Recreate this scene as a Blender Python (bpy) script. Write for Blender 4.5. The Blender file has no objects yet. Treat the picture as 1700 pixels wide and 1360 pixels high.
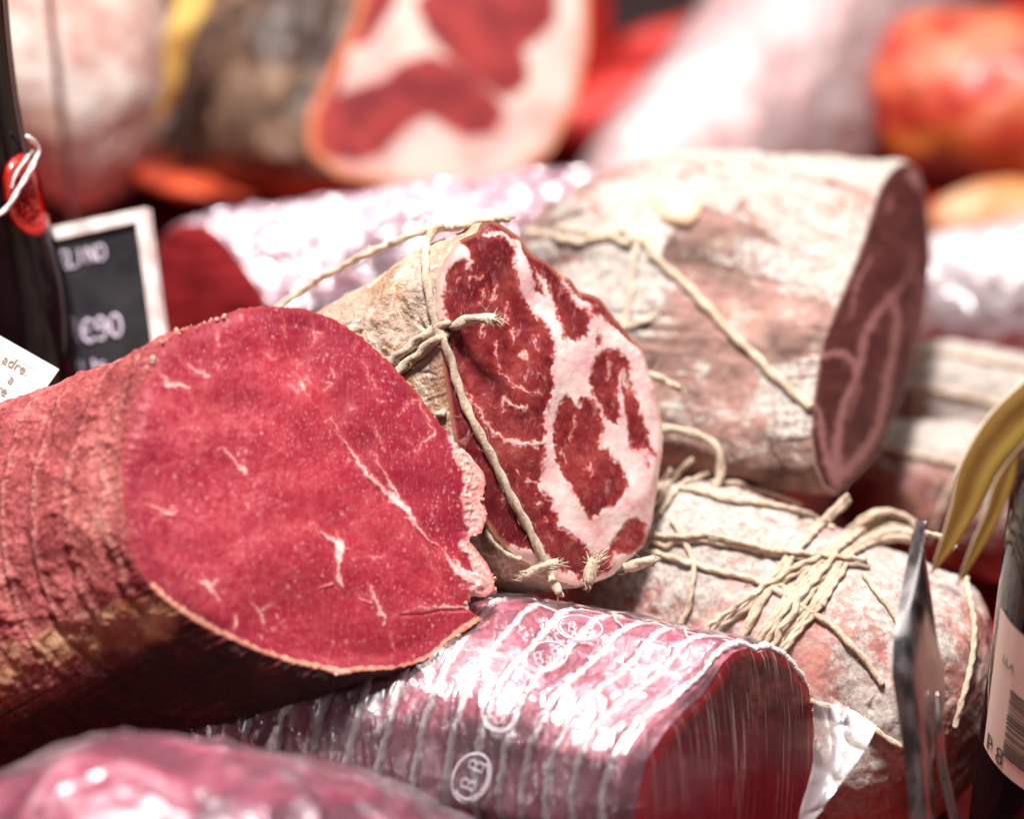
import bpy, math, random
import numpy as np
from mathutils import Vector
from mathutils.bvhtree import BVHTree

# ------------------------------------------------------------ camera, world, lamps, exposure
sc = bpy.context.scene
COL = sc.collection
CAM = np.array([0.0, -0.65, 0.52]); PITCH = math.radians(30)
RT = np.array([1.0, 0, 0]); UP = np.array([0, math.sin(PITCH), math.cos(PITCH)])
FW = np.array([0, math.cos(PITCH), -math.sin(PITCH)])
FPX = 1700 * 85 / 36.0
cd = bpy.data.cameras.new('camera'); cam = bpy.data.objects.new('camera', cd); COL.objects.link(cam)
cam.location = CAM; cam.rotation_euler = (math.radians(60), 0, 0)
cd.lens = 85; cd.sensor_width = 36; cd.clip_start = 0.02; cd.clip_end = 30
cd.dof.use_dof = True; cd.dof.focus_distance = 0.742; cd.dof.aperture_fstop = 3.9
sc.camera = cam
w = bpy.data.worlds.new('World'); sc.world = w; w.use_nodes = True
w.node_tree.nodes['Background'].inputs[0].default_value = (1.0, 0.93, 0.95, 1)
w.node_tree.nodes['Background'].inputs[1].default_value = 0.018

def area(name, loc, aim, sx, sy, power, col):
    l = bpy.data.lights.new(name, 'AREA'); l.shape = 'RECTANGLE'; l.size = sx; l.size_y = sy
    l.energy = power; l.color = col
    o = bpy.data.objects.new(name, l); COL.objects.link(o); o.location = loc
    o.rotation_euler = (Vector(aim) - Vector(loc)).to_track_quat('-Z', 'Y').to_euler()
area('counter_lamp_above', (-0.10, 0.06, 1.5), (0.0, 0.1, 0.1), 0.32, 0.22, 46, (1, .96, .95))
area('counter_lamp_behind', (0.15, 1.2, 1.9), (0.05, 0.35, 0.05), 1.2, 0.16, 5, (1, .96, .96))
area('counter_lamp_side', (-0.8, 0.5, 1.4), (0, 0.2, 0.1), 0.3, 0.15, 3, (1, .95, .96))
area('fill_light_front', (-0.45, -1.0, 1.55), (0, 0.05, 0.1), 0.45, 0.3, 1.6, (1, .95, .96))  # weak soft fill, added to lift the front cut faces
area('fill_light_right', (0.75, 0.55, 1.5), (0.25, 0.7, 0.05), 0.3, 0.15, 7, (1, .95, .96))  # added fill, aimed at the pale wrapped joint to brighten it
sc.view_settings.view_transform = 'Standard'; sc.view_settings.look = 'None'
sc.view_settings.exposure = 0.20; sc.view_settings.gamma = 1
sc.cycles.use_denoising = True
sc.cycles.max_bounces = 8; sc.cycles.transparent_max_bounces = 16
sc.cycles.sample_clamp_indirect = 6
try: sc.cycles.denoiser = 'OPENIMAGEDENOISE'
except Exception: pass

# ------------------------------------------------------------ coordinates
def P(px, py, d):
    return CAM + d * (FW + (px - 850) / FPX * RT + (680 - py) / FPX * UP)
def DIR(r, u, t):   # right, up, towards the camera
    v = r * RT + u * UP - t * FW
    return v / np.linalg.norm(v)
def M(px, d): return px * d / FPX       # pixels at a depth -> metres
def ray_plane(px, py, p0, n):
    r = FW + (px - 850) / FPX * RT + (680 - py) / FPX * UP
    return CAM + r * (np.dot(p0 - CAM, n) / np.dot(r, n))
def zz(pts, x0, y0, s): return [(x0 + p[0] / s, y0 + p[1] / s) + tuple(p[2:]) for p in pts]

# ------------------------------------------------------------ numpy noise
_rng = np.random.RandomState(7)
_perm = _rng.permutation(512); _perm = np.concatenate([_perm, _perm, _perm])
_grad = _rng.normal(size=(512, 3)); _grad /= np.linalg.norm(_grad, axis=1)[:, None]
def perlin(p):
    p = np.asarray(p, float); i = np.floor(p).astype(int); f = p - i; i &= 511
    u = f * f * f * (f * (f * 6 - 15) + 10); out = 0
    for dx in (0, 1):
        for dy in (0, 1):
            for dz in (0, 1):
                h = _perm[(_perm[(_perm[(i[..., 0] + dx) & 511] + i[..., 1] + dy) & 511] + i[..., 2] + dz) & 511]
                g = _grad[h & 511]
                d = g[..., 0] * (f[..., 0] - dx) + g[..., 1] * (f[..., 1] - dy) + g[..., 2] * (f[..., 2] - dz)
                ww = (u[..., 0] if dx else 1 - u[..., 0]) * (u[..., 1] if dy else 1 - u[..., 1]) * (u[..., 2] if dz else 1 - u[..., 2])
                out = out + ww * d
    return out * 1.6
def fbm(p, s, o=4, seed=0):
    r = 0; a = 1.0; p = np.asarray(p) * s + seed * 17.3
    for k in range(o):
        r = r + a * perlin(p); p = p * 2.03 + 5.1; a *= 0.5
    return r
def ridged(p, s, o=3, seed=0):
    r = 0; a = 1.0; p = np.asarray(p) * s + seed * 13.7
    for k in range(o):
        r = r + a * (1 - np.abs(perlin(p)) * 2) ** 3; p = p * 2.1 + 3.3; a *= 0.5
    return r
def sstep(a, b, x):
    t = np.clip((x - a) / (b - a), 0, 1); return t * t * (3 - 2 * t)

# ------------------------------------------------------------ mesh and object helpers
class Thing:
    def __init__(s, name, label, cat, base, group=None):
        s.base = np.array(base, float)
        o = bpy.data.objects.new(name, None); COL.objects.link(o)
        o.empty_display_size = 0.02; o.location = s.base
        o['label'] = label; o['category'] = cat
        if group: o['group'] = group
        s.o = o
def link(name, me, parent=None, mat=None, smooth=True, label=None):
    o = bpy.data.objects.new(name, me); COL.objects.link(o)
    if mat: me.materials.append(mat)
    if smooth: me.shade_smooth()
    if parent is not None: o.parent = parent.o if isinstance(parent, Thing) else parent
    if label: o['label'] = label
    return o
def raw_mesh(name, V, F, base):
    me = bpy.data.meshes.new(name)
    V = np.asarray(V, float) - base
    F = np.asarray(F, int) if not isinstance(F, list) else F
    if isinstance(F, list):
        me.from_pydata([tuple(v) for v in V], [], F)
    else:
        me.vertices.add(len(V)); me.vertices.foreach_set('co', V.ravel())
        k = F.shape[1]; me.loops.add(F.size); me.loops.foreach_set('vertex_index', F.ravel())
        me.polygons.add(len(F)); me.polygons.foreach_set('loop_start', np.arange(0, F.size, k))
        me.update(calc_edges=True); me.validate()
    me.update(); return me
def attr(me, name, vals):
    a = me.attributes.new(name, 'FLOAT', 'POINT'); a.data.foreach_set('value', np.asarray(vals, np.float32).ravel())
def vattr(me, name, vals):
    a = me.attributes.new(name, 'FLOAT_VECTOR', 'POINT'); a.data.foreach_set('vector', np.asarray(vals, np.float32).ravel())
def gridfaces(m, n, wrap=True):
    i = np.arange(m - 1)[:, None]; j = np.arange(n if wrap else n - 1)[None, :]; j2 = (j + 1) % n
    a = i * n + j; b = i * n + j2; c = (i + 1) * n + j2; d = (i + 1) * n + j
    return np.stack([a, b, c, d], -1).reshape(-1, 4)
def gridnormals(G, wrap=True):
    du = np.gradient(G, axis=0)
    if wrap: dv = np.roll(G, -1, 1) - np.roll(G, 1, 1)
    else: dv = np.gradient(G, axis=1)
    n = np.cross(dv, du); n /= np.linalg.norm(n, axis=2)[..., None] + 1e-12
    return n
def resample_closed(pts, n, smooth=0):
    pts = np.asarray(pts, float); q = np.vstack([pts, pts[:1]])
    seg = np.linalg.norm(np.diff(q, axis=0), axis=1); s = np.concatenate([[0], np.cumsum(seg)])
    t = np.linspace(0, s[-1], n, endpoint=False)
    out = np.stack([np.interp(t, s, q[:, k]) for k in range(q.shape[1])], 1)
    for _ in range(smooth):
        out = (np.roll(out, 1, 0) + 2 * out + np.roll(out, -1, 0)) / 4
    return out
def spline(pts, n):
    """Catmull-Rom through open points, n samples evenly spaced by length."""
    p = np.asarray(pts, float)
    if len(p) == 2: p = np.vstack([p[0], p.mean(0), p[1]])
    q = np.vstack([2 * p[0] - p[1], p, 2 * p[-1] - p[-2]]); out = []
    for i in range(1, len(q) - 2):
        t = np.linspace(0, 1, 24, endpoint=False)[:, None]
        a, b, c, d = q[i - 1], q[i], q[i + 1], q[i + 2]
        out.append(0.5 * (2 * b + (c - a) * t + (2 * a - 5 * b + 4 * c - d) * t ** 2 + (3 * b - a - 3 * c + d) * t ** 3))
    out = np.vstack(out + [q[-2][None]])
    s = np.concatenate([[0], np.cumsum(np.linalg.norm(np.diff(out[:, :3], axis=0), axis=1))])
    t = np.linspace(0, s[-1], n)
    return np.stack([np.interp(t, s, out[:, k]) for k in range(out.shape[1])], 1)
def prof(keys, t):
    k = np.asarray(keys, float); m = spline(k, 200); return np.interp(t, m[:, 0], m[:, 1])

# signed distance in pixels: negative inside
def sd_poly(X, Y, poly):
    poly = np.asarray(poly, float); d = np.full(X.shape, 1e9); ins = np.zeros(X.shape, bool)
    n = len(poly)
    for i in range(n):
        ax, ay = poly[i]; bx, by = poly[(i + 1) % n]
        ex, ey = bx - ax, by - ay; L = ex * ex + ey * ey + 1e-9
        h = np.clip(((X - ax) * ex + (Y - ay) * ey) / L, 0, 1)
        d = np.minimum(d, (X - ax - ex * h) ** 2 + (Y - ay - ey * h) ** 2)
        c = ((ay > Y) != (by > Y)) & (X < ex * (Y - ay) / (ey if abs(ey) > 1e-9 else 1e-9) + ax)
        ins ^= c
    d = np.sqrt(d); return np.where(ins, -d, d)
def sd_line(X, Y, pl):
    """polyline of (x, y, halfwidth)"""
    d = np.full(X.shape, 1e9)
    for (ax, ay, ar), (bx, by, br) in zip(pl[:-1], pl[1:]):
        ex, ey = bx - ax, by - ay; L = ex * ex + ey * ey + 1e-9
        h = np.clip(((X - ax) * ex + (Y - ay) * ey) / L, 0, 1)
        d = np.minimum(d, np.hypot(X - ax - ex * h, Y - ay - ey * h) - (ar + (br - ar) * h))
    return d

# ------------------------------------------------------------ bodies
def frame_for(axis, ref):
    e1 = ref - axis * np.dot(ref, axis); e1 /= np.linalg.norm(e1); return e1, np.cross(axis, e1)
class Log:
    """A cut piece: flat face traced as an outline on its own plane, body running back along an axis."""
    def __init__(s, outline, c, d, n, axis, L, scale, N=360, Mr=160, smooth=1, blend=0.35, bend=None, squash=(1, 1), jit=0):
        s.p0 = P(c[0], c[1], d); s.n = DIR(*n); s.ax = DIR(*axis); s.L = L
        px = resample_closed(outline, N, smooth)
        if jit:
            a = np.arange(N) / N * 2 * math.pi
            pp = np.stack([px[:, 0] / 9, px[:, 1] / 9, np.zeros(N)], 1)
            r = px - np.array(c[:2]); r /= np.linalg.norm(r, axis=1)[:, None]
            px = px + r * (fbm(pp, 1, 3) * jit)[:, None]
        s.px = px; s.c = np.array(c[:2], float)
        s.ring = np.array([ray_plane(x, y, s.p0, s.n) for x, y in px])
        off = s.ring - s.p0
        e1, e2 = frame_for(s.ax, UP)
        th = np.arctan2(off @ e2, off @ e1)
        R = np.sqrt(np.mean(np.sum(off ** 2, 1) - (off @ s.ax) ** 2))
        t = np.linspace(0, 1, Mr) ** 1.15; s.t = t * L
        sc_ = prof(scale, t); wgt = sstep(0, blend, t)[:, None, None]
        circ = R * (squash[0] * np.cos(th)[:, None] * e1 + squash[1] * np.sin(th)[:, None] * e2)
        o2 = off - np.outer(off @ s.ax, s.ax)                      # silhouette-keeping part
        sh = np.outer(off @ s.ax, s.ax)
        o = (off[None] * (1 - wgt) + (circ * .55 + o2 * .45 + 0 * sh)[None] * wgt) * sc_[:, None, None]
        k_ = 9                                                     # only the rim of the cut is ragged
        osm = np.stack([np.convolve(np.concatenate([o[0][-60:, c_], o[0][:, c_], o[0][:60, c_]]), np.hanning(61) / np.hanning(61).sum(), 'same')[60:-60] for c_ in range(3)], 1) if jit else o[0]
        rag = (o[0] - osm)[None] * (1 - sstep(0, .018, s.t))[:, None, None] - (o[0] - osm)[None]
        o = o + rag * sc_[:, None, None]
        ctr = s.p0[None] + s.ax[None] * s.t[:, None]
        if bend is not None: ctr = ctr + DIR(*bend[:3])[None] * (t ** 2 * bend[3])[:, None]
        s.G = ctr[:, None] + o; s.th = th; s.R = R; s.N = N
        s.nrm = gridnormals(s.G)
        if np.mean(np.sum(s.nrm[5] * off, 1)) < 0: s.nrm = -s.nrm; s.flip = True
        else: s.flip = False
    def mesh(s, name, base, G=None):
        G = s.G if G is None else G
        m, n, _ = G.shape
        V = np.vstack([G.reshape(-1, 3), G[-1].mean(0)[None]])
        F = gridfaces(m, n)
        if s.flip: pass
        me = raw_mesh(name, V, F, base)
        uv = np.stack([np.broadcast_to(s.th[None] * s.R, (m, n)), np.broadcast_to(s.t[:, None], (m, n)), np.zeros((m, n))], -1).reshape(-1, 3)
        vattr(me, 'bv', np.vstack([uv, uv[-1:]]))
        return me
    def face(s, name, base, rings=120, dome=0.0, disp=None, inset=1.0, lift=0.0002):
        r = (np.linspace(0, 1, rings + 1)[1:]) ** 1.0
        px = s.c[None, None] + (s.px[None] - s.c[None, None]) * r[:, None, None] * inset
        G = s.p0[None, None] + (s.ring - s.p0)[None] * r[:, None, None] * inset
        bul = dome * (1 - r ** 2)[:, None] + lift * sstep(1.0, .93, r)[:, None]
        X = px[..., 0]; Y = px[..., 1]
        if disp is not None: bul = bul + disp(X, Y) * sstep(1.0, .9, r)[:, None]
        G = G + s.n[None, None] * bul[..., None]
        V = np.vstack([G.reshape(-1, 3), G[0].mean(0)[None]])
        F = gridfaces(rings, s.N); c = rings * s.N
        j = np.arange(s.N)
        T = np.stack([np.full(s.N, c), j, (j + 1) % s.N], 1)
        T4 = np.concatenate([T, T[:, :1]], 1)
        me = bpy.data.meshes.new(name)
        V = V - base
        me.vertices.add(len(V)); me.vertices.foreach_set('co', V.ravel())
        li = np.concatenate([F.ravel(), T.ravel()]); ls = np.concatenate([np.arange(0, F.size, 4), F.size + np.arange(0, T.size, 3)])
        me.loops.add(len(li)); me.loops.foreach_set('vertex_index', li)
        me.polygons.add(len(ls)); me.polygons.foreach_set('loop_start', ls)
        me.update(calc_edges=True); me.validate()
        X = np.append(X.ravel(), s.c[0]); Y = np.append(Y.ravel(), s.c[1])
        vattr(me, 'pv', np.stack([X / 100, Y / 100, X * 0], 1))
        return me, X, Y
class Loaf:
    """An uncut piece: swept along a centre line given as (px, py, depth), with radii in metres."""
    def __init__(s, line, ru, rv, N=220, Mr=180, up=None, p=2.0, cap=.12):
        c = np.array([P(*q) for q in line]); C = spline(c, Mr); t = np.linspace(0, 1, Mr)
        tan = np.gradient(C, axis=0); tan /= np.linalg.norm(tan, axis=1)[:, None]
        up = UP if up is None else DIR(*up)
        e1 = up[None] - tan * (tan @ up)[:, None]; e1 /= np.linalg.norm(e1, axis=1)[:, None]; e2 = np.cross(tan, e1)
        endf = np.ones(Mr)
        endf = np.where(t < cap, np.sqrt(np.clip(1 - ((cap - t) / cap) ** 2, 0, 1)), endf)
        endf = np.where(t > 1 - cap, np.sqrt(np.clip(1 - ((t - 1 + cap) / cap) ** 2, 0, 1)), endf)
        endf = np.maximum(endf, .01)
        # bunch stations near the ends
        th = np.linspace(0, 2 * math.pi, N, endpoint=False); s.th = th
        ct = np.sign(np.cos(th)) * np.abs(np.cos(th)) ** (2 / p); st = np.sign(np.sin(th)) * np.abs(np.sin(th)) ** (2 / p)
        A = prof(ru, t) * endf; B = prof(rv, t) * endf
        s.G = C[:, None] + A[:, None, None] * ct[None, :, None] * e1[:, None] + B[:, None, None] * st[None, :, None] * e2[:, None]
        s.nrm = gridnormals(s.G); off = s.G - C[:, None]
        s.flip = False
        if np.mean(np.sum(s.nrm[Mr // 2] * off[Mr // 2], 1)) < 0: s.nrm = -s.nrm
        s.C = C; s.t = t * np.sum(np.linalg.norm(np.diff(C, axis=0), axis=1)); s.R = float(np.mean(A)); s.N = N
    mesh = Log.mesh
def displace(G, nrm, h): return G + nrm * h[..., None]
def bvh_of(*objs):
    V = []; F = []; k = 0
    for o in objs:
        me = o.data; n = len(me.vertices); a = np.empty(n * 3); me.vertices.foreach_get('co', a)
        off = np.array(o.parent.location if o.parent else (0, 0, 0)) + np.array(o.location)
        a = a.reshape(-1, 3) + off; V += [tuple(v) for v in a]
        F += [[v + k for v in p.vertices] for p in me.polygons]; k += n
    return BVHTree.FromPolygons(V, F)
def hit(bvh, px, py, off=0.0, dd=None):
    r = Vector(FW + (px - 850) / FPX * RT + (680 - py) / FPX * UP).normalized()
    h = bvh.ray_cast(Vector(CAM), r, 5) if bvh else (None,)
    if h[0] is None:
        return None if dd is None else P(px, py, dd)
    n = h[1]
    if n.dot(r) > 0: n = -n
    return np.array(h[0] + n * off)
def path_on(bvh, pts, off, dd=0.75):
    """pts (px, py[, depth]): lands each on the surface; with a depth it hangs free in the air"""
    s = spline([p[:2] for p in pts], max(12, int(len(pts) * 7)))
    free = [p for p in pts if len(p) > 2]; out = []
    for x, y in s:
        f = min(pts, key=lambda p: (p[0] - x) ** 2 + (p[1] - y) ** 2)
        if len(f) > 2: q = P(x, y, f[2])
        else: q = hit(bvh, x, y, off)
        out.append(q)
    last = None
    good = [i for i, q in enumerate(out) if q is not None]
    if not good: return np.array([P(x, y, dd) for x, y in s])
    for i, q in enumerate(out):
        if q is None:
            j = min(good, key=lambda g: abs(g - i)); dep = float(np.dot(out[j] - CAM, FW)); out[i] = P(s[i][0], s[i][1], dep)
    o = np.array(out)
    for _ in range(3): o[1:-1] = (o[:-2] + 2 * o[1:-1] + o[2:]) / 4
    return o

# ------------------------------------------------------------ twine
def tube_geo(path, r, ns=10, ply=0, pitch=0.006, taper=(0, 0), rough=0.0, seed=0, step=None):
    L = np.sum(np.linalg.norm(np.diff(path, axis=0), axis=1))
    step = step or max(r * .7, .0004); n = max(4, int(L / step))
    C = spline(path, n) if len(path) > 2 else np.linspace(path[0], path[-1], n)
    tan = np.gradient(C, axis=0); tan /= np.linalg.norm(tan, axis=1)[:, None] + 1e-12
    e = np.zeros_like(C); v = np.cross(tan[0], [0.3, 0.5, .8]); v /= np.linalg.norm(v)
    for i in range(n):
        v = v - tan[i] * np.dot(v, tan[i]); v /= np.linalg.norm(v); e[i] = v
    f = np.cross(tan, e); s = np.linspace(0, L, n); th = np.linspace(0, 2 * math.pi, ns, endpoint=False)
    R = np.full((n, ns), r)
    if ply: R = R * (1 + .17 * np.cos(ply * (th[None] - s[:, None] / pitch * 2 * math.pi / ply * 1.0)))
    if rough:
        q = np.stack([np.broadcast_to(s[:, None], (n, ns)) / r * .5, np.broadcast_to(np.cos(th)[None], (n, ns)), np.broadcast_to(np.sin(th)[None], (n, ns))], -1)
        R = R * (1 + rough * fbm(q, 1.0, 2, seed))
    tp = np.ones(n)
    if taper[0]: tp *= np.clip(s / taper[0], .05, 1) ** .6
    if taper[1]: tp *= np.clip((L - s) / taper[1], .05, 1) ** .6
    R = R * tp[:, None]
    G = C[:, None] + R[..., None] * (np.cos(th)[None, :, None] * e[:, None] + np.sin(th)[None, :, None] * f[:, None])
    V = np.vstack([G.reshape(-1, 3), C[:1], C[-1:]]); F = [list(map(int, q)) for q in gridfaces(n, ns)]
    a = n * ns
    F += [[a, (j + 1) % ns, j] for j in range(ns)] + [[a + 1, (n - 1) * ns + j, (n - 1) * ns + (j + 1) % ns] for j in range(ns)]
    return V, F, C
def merge(parts):
    V = []; F = []; k = 0
    for v, f in parts:
        V.append(v); F += [[i + k for i in q] for q in f]; k += len(v)
    return np.vstack(V), F
def twine(thing, path, r=0.0012, fuzz=40, fray=(0, 0), mat=None, name='twine', taper=0, seed=1):
    rg = np.random.RandomState(seed)
    V, F, C = tube_geo(path, r, 12, 2, r * 6, rough=.10, seed=seed, taper=(taper, taper))
    parts = [(V, F)]
    n = len(C)
    for k in range(fuzz):
        i = rg.randint(1, n - 1); dv = rg.normal(size=3); dv /= np.linalg.norm(dv)
        tn = C[min(i + 1, n - 1)] - C[i - 1]; tn /= np.linalg.norm(tn) + 1e-9
        a = C[i] + dv * r * .7; d2 = dv * .6 + tn * rg.uniform(-1.5, 1.5); d2 /= np.linalg.norm(d2)
        l = r * rg.uniform(.9, 3.0)
        p = np.array([a, a + d2 * l * .5, a + d2 * l + rg.normal(size=3) * l * .25])
        v, f, _ = tube_geo(p, r * .035, 3, step=l / 4); parts.append((v, f))
    for end, amt in ((0, fray[0]), (1, fray[1])):
        if not amt: continue
        e = C[0] if end == 0 else C[-1]; t = (C[0] - C[3]) if end == 0 else (C[-1] - C[-4]); t /= np.linalg.norm(t)
        for k in range(34):
            dv = rg.normal(size=3) * .30; l = amt * rg.uniform(.4, 1.1); st = e - t * amt * rg.uniform(0, .9) + rg.normal(size=3) * r * .45
            p = np.array([st, st + (t + dv * .5) * l * .5, st + (t + dv * 1.1) * l])
            v, f, _ = tube_geo(p, r * rg.uniform(.06, .2), 4, step=l / 6, taper=(0, l * .8)); parts.append((v, f))
    V, F = merge(parts)
    return link(name, raw_mesh(name, V, F, thing.base), thing, mat)

# ------------------------------------------------------------ node helper
class NB:
    def __init__(s, name):
        s.m = bpy.data.materials.new(name); s.m.use_nodes = True; s.t = s.m.node_tree; s.t.nodes.clear()
        s.out = s.t.nodes.new('ShaderNodeOutputMaterial')
    def n(s, typ, **kw):
        nd = s.t.nodes.new(typ)
        for k, v in kw.items(): setattr(nd, k, v)
        return nd
    def put(s, sock, v):
        if v is None: return
        if isinstance(v, bpy.types.NodeSocket): s.t.links.new(v, sock)
        elif isinstance(v, (tuple, list)):
            v = tuple(v); L = len(sock.default_value)
            sock.default_value = (v + (1,))[:L] if len(v) < L else v[:L]
        else: 
            try: sock.default_value = v
            except TypeError: sock.default_value = (v, v, v)
    def obj(s): return s.n('ShaderNodeTexCoord').outputs['Object']
    def at(s, name, vec=False):
        a = s.n('ShaderNodeAttribute', attribute_name=name); return a.outputs['Vector' if vec else 'Fac']
    def map(s, v, sc_=(1, 1, 1), rot=(0, 0, 0), loc=(0, 0, 0)):
        a = s.n('ShaderNodeMapping'); s.put(a.inputs[0], v); s.put(a.inputs['Scale'], sc_); s.put(a.inputs['Rotation'], rot); s.put(a.inputs['Location'], loc); return a.outputs[0]
    def noise(s, v, scale, det=4, rough=.5, dist=0, col=False):
        a = s.n('ShaderNodeTexNoise'); s.put(a.inputs['Vector'], v); s.put(a.inputs['Scale'], scale); a.inputs['Detail'].default_value = det
        a.inputs['Roughness'].default_value = rough; a.inputs['Distortion'].default_value = dist; return a.outputs['Color' if col else 'Fac']
    def ridge(s, v, scale, det=4):
        a = s.n('ShaderNodeTexNoise'); a.noise_type = 'RIDGED_MULTIFRACTAL'; s.put(a.inputs['Vector'], v); s.put(a.inputs['Scale'], scale); a.inputs['Detail'].default_value = det
        return a.outputs['Fac']
    def vor(s, v, scale, feat='F1', rnd=1, out='Distance'):
        a = s.n('ShaderNodeTexVoronoi', feature=feat); s.put(a.inputs['Vector'], v); s.put(a.inputs['Scale'], scale); a.inputs['Randomness'].default_value = rnd; return a.outputs[out]
    def m_(s, op, a, b=None, c=None, clamp=False):
        x = s.n('ShaderNodeMath', operation=op, use_clamp=clamp); s.put(x.inputs[0], a); s.put(x.inputs[1], b); s.put(x.inputs[2], c); return x.outputs[0]
    def add(s, a, b): return s.m_('ADD', a, b)
    def mul(s, a, b): return s.m_('MULTIPLY', a, b)
    def ss(s, v, a, b, lo=0, hi=1):
        x = s.n('ShaderNodeMapRange', interpolation_type='SMOOTHSTEP'); s.put(x.inputs[0], v); x.inputs[1].default_value = a; x.inputs[2].default_value = b
        x.inputs[3].default_value = lo; x.inputs[4].default_value = hi; return x.outputs[0]
    def ramp(s, f, stops, interp='LINEAR'):
        x = s.n('ShaderNodeValToRGB'); s.put(x.inputs[0], f); r = x.color_ramp; r.interpolation = interp
        while len(r.elements) < len(stops): r.elements.new(.5)
        for e, (p, c) in zip(r.elements, stops): e.position = p; e.color = tuple(c) + (1,) * (4 - len(c))
        return x.outputs[0]
    def mix(s, f, a, b, mode='MIX'):
        x = s.n('ShaderNodeMix', data_type='RGBA', blend_type=mode); s.put(x.inputs[0], f); s.put(x.inputs[6], a); s.put(x.inputs[7], b); return x.outputs[2]
    def vadd(s, a, b):
        x = s.n('ShaderNodeVectorMath', operation='ADD'); s.put(x.inputs[0], a); s.put(x.inputs[1], b); return x.outputs[0]
    def vscale(s, a, k):
        x = s.n('ShaderNodeVectorMath', operation='SCALE'); s.put(x.inputs[0], a); s.put(x.inputs['Scale'], k); return x.outputs[0]
    def sep(s, v):
        x = s.n('ShaderNodeSeparateXYZ'); s.put(x.inputs[0], v); return x.outputs
    def bump(s, h, dist, st=1, nrm=None):
        x = s.n('ShaderNodeBump'); s.put(x.inputs['Height'], h); x.inputs['Distance'].default_value = dist; x.inputs['Strength'].default_value = st
        if nrm: s.put(x.inputs['Normal'], nrm)
        return x.outputs[0]
    def surf(s, sh): s.t.links.new(sh, s.out.inputs[0]); return s.m
    def pbr(s, col, rough=.5, nrm=None, sss=0, rad=(.006, .002, .0015), spec=.5, coat=0, coatr=.1, metal=0, trans=0, alpha=None, emit=None, finish=True, sheen=0):
        b = s.n('ShaderNodeBsdfPrincipled'); I = b.inputs
        s.put(I['Base Color'], col); s.put(I['Roughness'], rough); s.put(I['Normal'], nrm)
        I['Specular IOR Level'].default_value = spec; s.put(I['Metallic'], metal)
        I['Subsurface Weight'].default_value = sss
        if sss: I['Subsurface Radius'].default_value = rad; I['Subsurface Scale'].default_value = 1.0
        s.put(I['Coat Weight'], coat); I['Coat Roughness'].default_value = coatr; s.put(I['Transmission Weight'], trans)
        if sheen: I['Sheen Weight'].default_value = sheen
        return s.surf(b.outputs[0]) if finish else b.outputs[0]

# ============================================================ materials
def m_plain(name, col, rough=.6, **k):
    b = NB(name); return b.pbr(col, rough, **k)
def m_twine():
    b = NB('twine_fibre'); o = b.obj()
    f = b.noise(o, 900, 3, .6); g = b.noise(o, 120, 2)
    c = b.ramp(b.add(b.mul(f, .6), b.mul(g, .4)), [(.3, (.34, .235, .145)), (.5, (.60, .455, .32)), (.7, (.78, .66, .50))])
    return b.pbr(c, .85, b.bump(b.noise(o, 1800, 3, .7), .0007, .8), sheen=.2)
TW = m_twine()
def m_film(name, haze=.10, scale=60, rough=.10, white=(.95, .9, .95), base=.12, stretch=(1, 1, 1), cr=.0012, crease=.5):
    """clear food wrap: mostly transparent, glossy, whiter along its creases"""
    b = NB(name); o = b.map(b.obj(), stretch)
    w1 = b.noise(o, scale * .5, 3, .55, 1.2); w2 = b.ridge(b.vadd(o, b.vscale(b.noise(o, scale * .4, 2, col=True), .02)), scale, 3)
    fine = b.noise(o, scale * 4, 3, .6, .8)
    h = b.add(b.mul(w1, 1.2), b.add(b.mul(w2, .35), b.mul(fine, .12)))
    nrm = b.bump(h, cr * 2.2, .8)
    lw = b.n('ShaderNodeLayerWeight'); lw.inputs[0].default_value = .35; b.put(lw.inputs['Normal'], nrm)
    fac = b.add(b.mul(lw.outputs['Fresnel'], .75), base)
    g = b.n('ShaderNodeBsdfGlossy'); b.put(g.inputs['Color'], (1, 1, 1)); b.put(g.inputs['Roughness'], b.ss(w1, .3, .7, rough, rough * 2.2)); b.put(g.inputs['Normal'], nrm)
    tr = b.n('ShaderNodeBsdfTransparent'); b.put(tr.inputs[0], (.97, .96, .97))
    m1 = b.n('ShaderNodeMixShader'); b.put(m1.inputs[0], b.m_('MINIMUM', fac, .9)); b.t.links.new(tr.outputs[0], m1.inputs[1]); b.t.links.new(g.outputs[0], m1.inputs[2])
    d = b.n('ShaderNodeBsdfDiffuse'); b.put(d.inputs[0], white)
    cre = b.add(b.mul(b.ss(w2, .9, 1.7), crease), haze)
    m2 = b.n('ShaderNodeMixShader'); b.put(m2.inputs[0], b.m_('MINIMUM', cre, .8)); b.t.links.new(m1.outputs[0], m2.inputs[1]); b.t.links.new(d.outputs[0], m2.inputs[2])
    return b.surf(m2.outputs[0])
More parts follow.
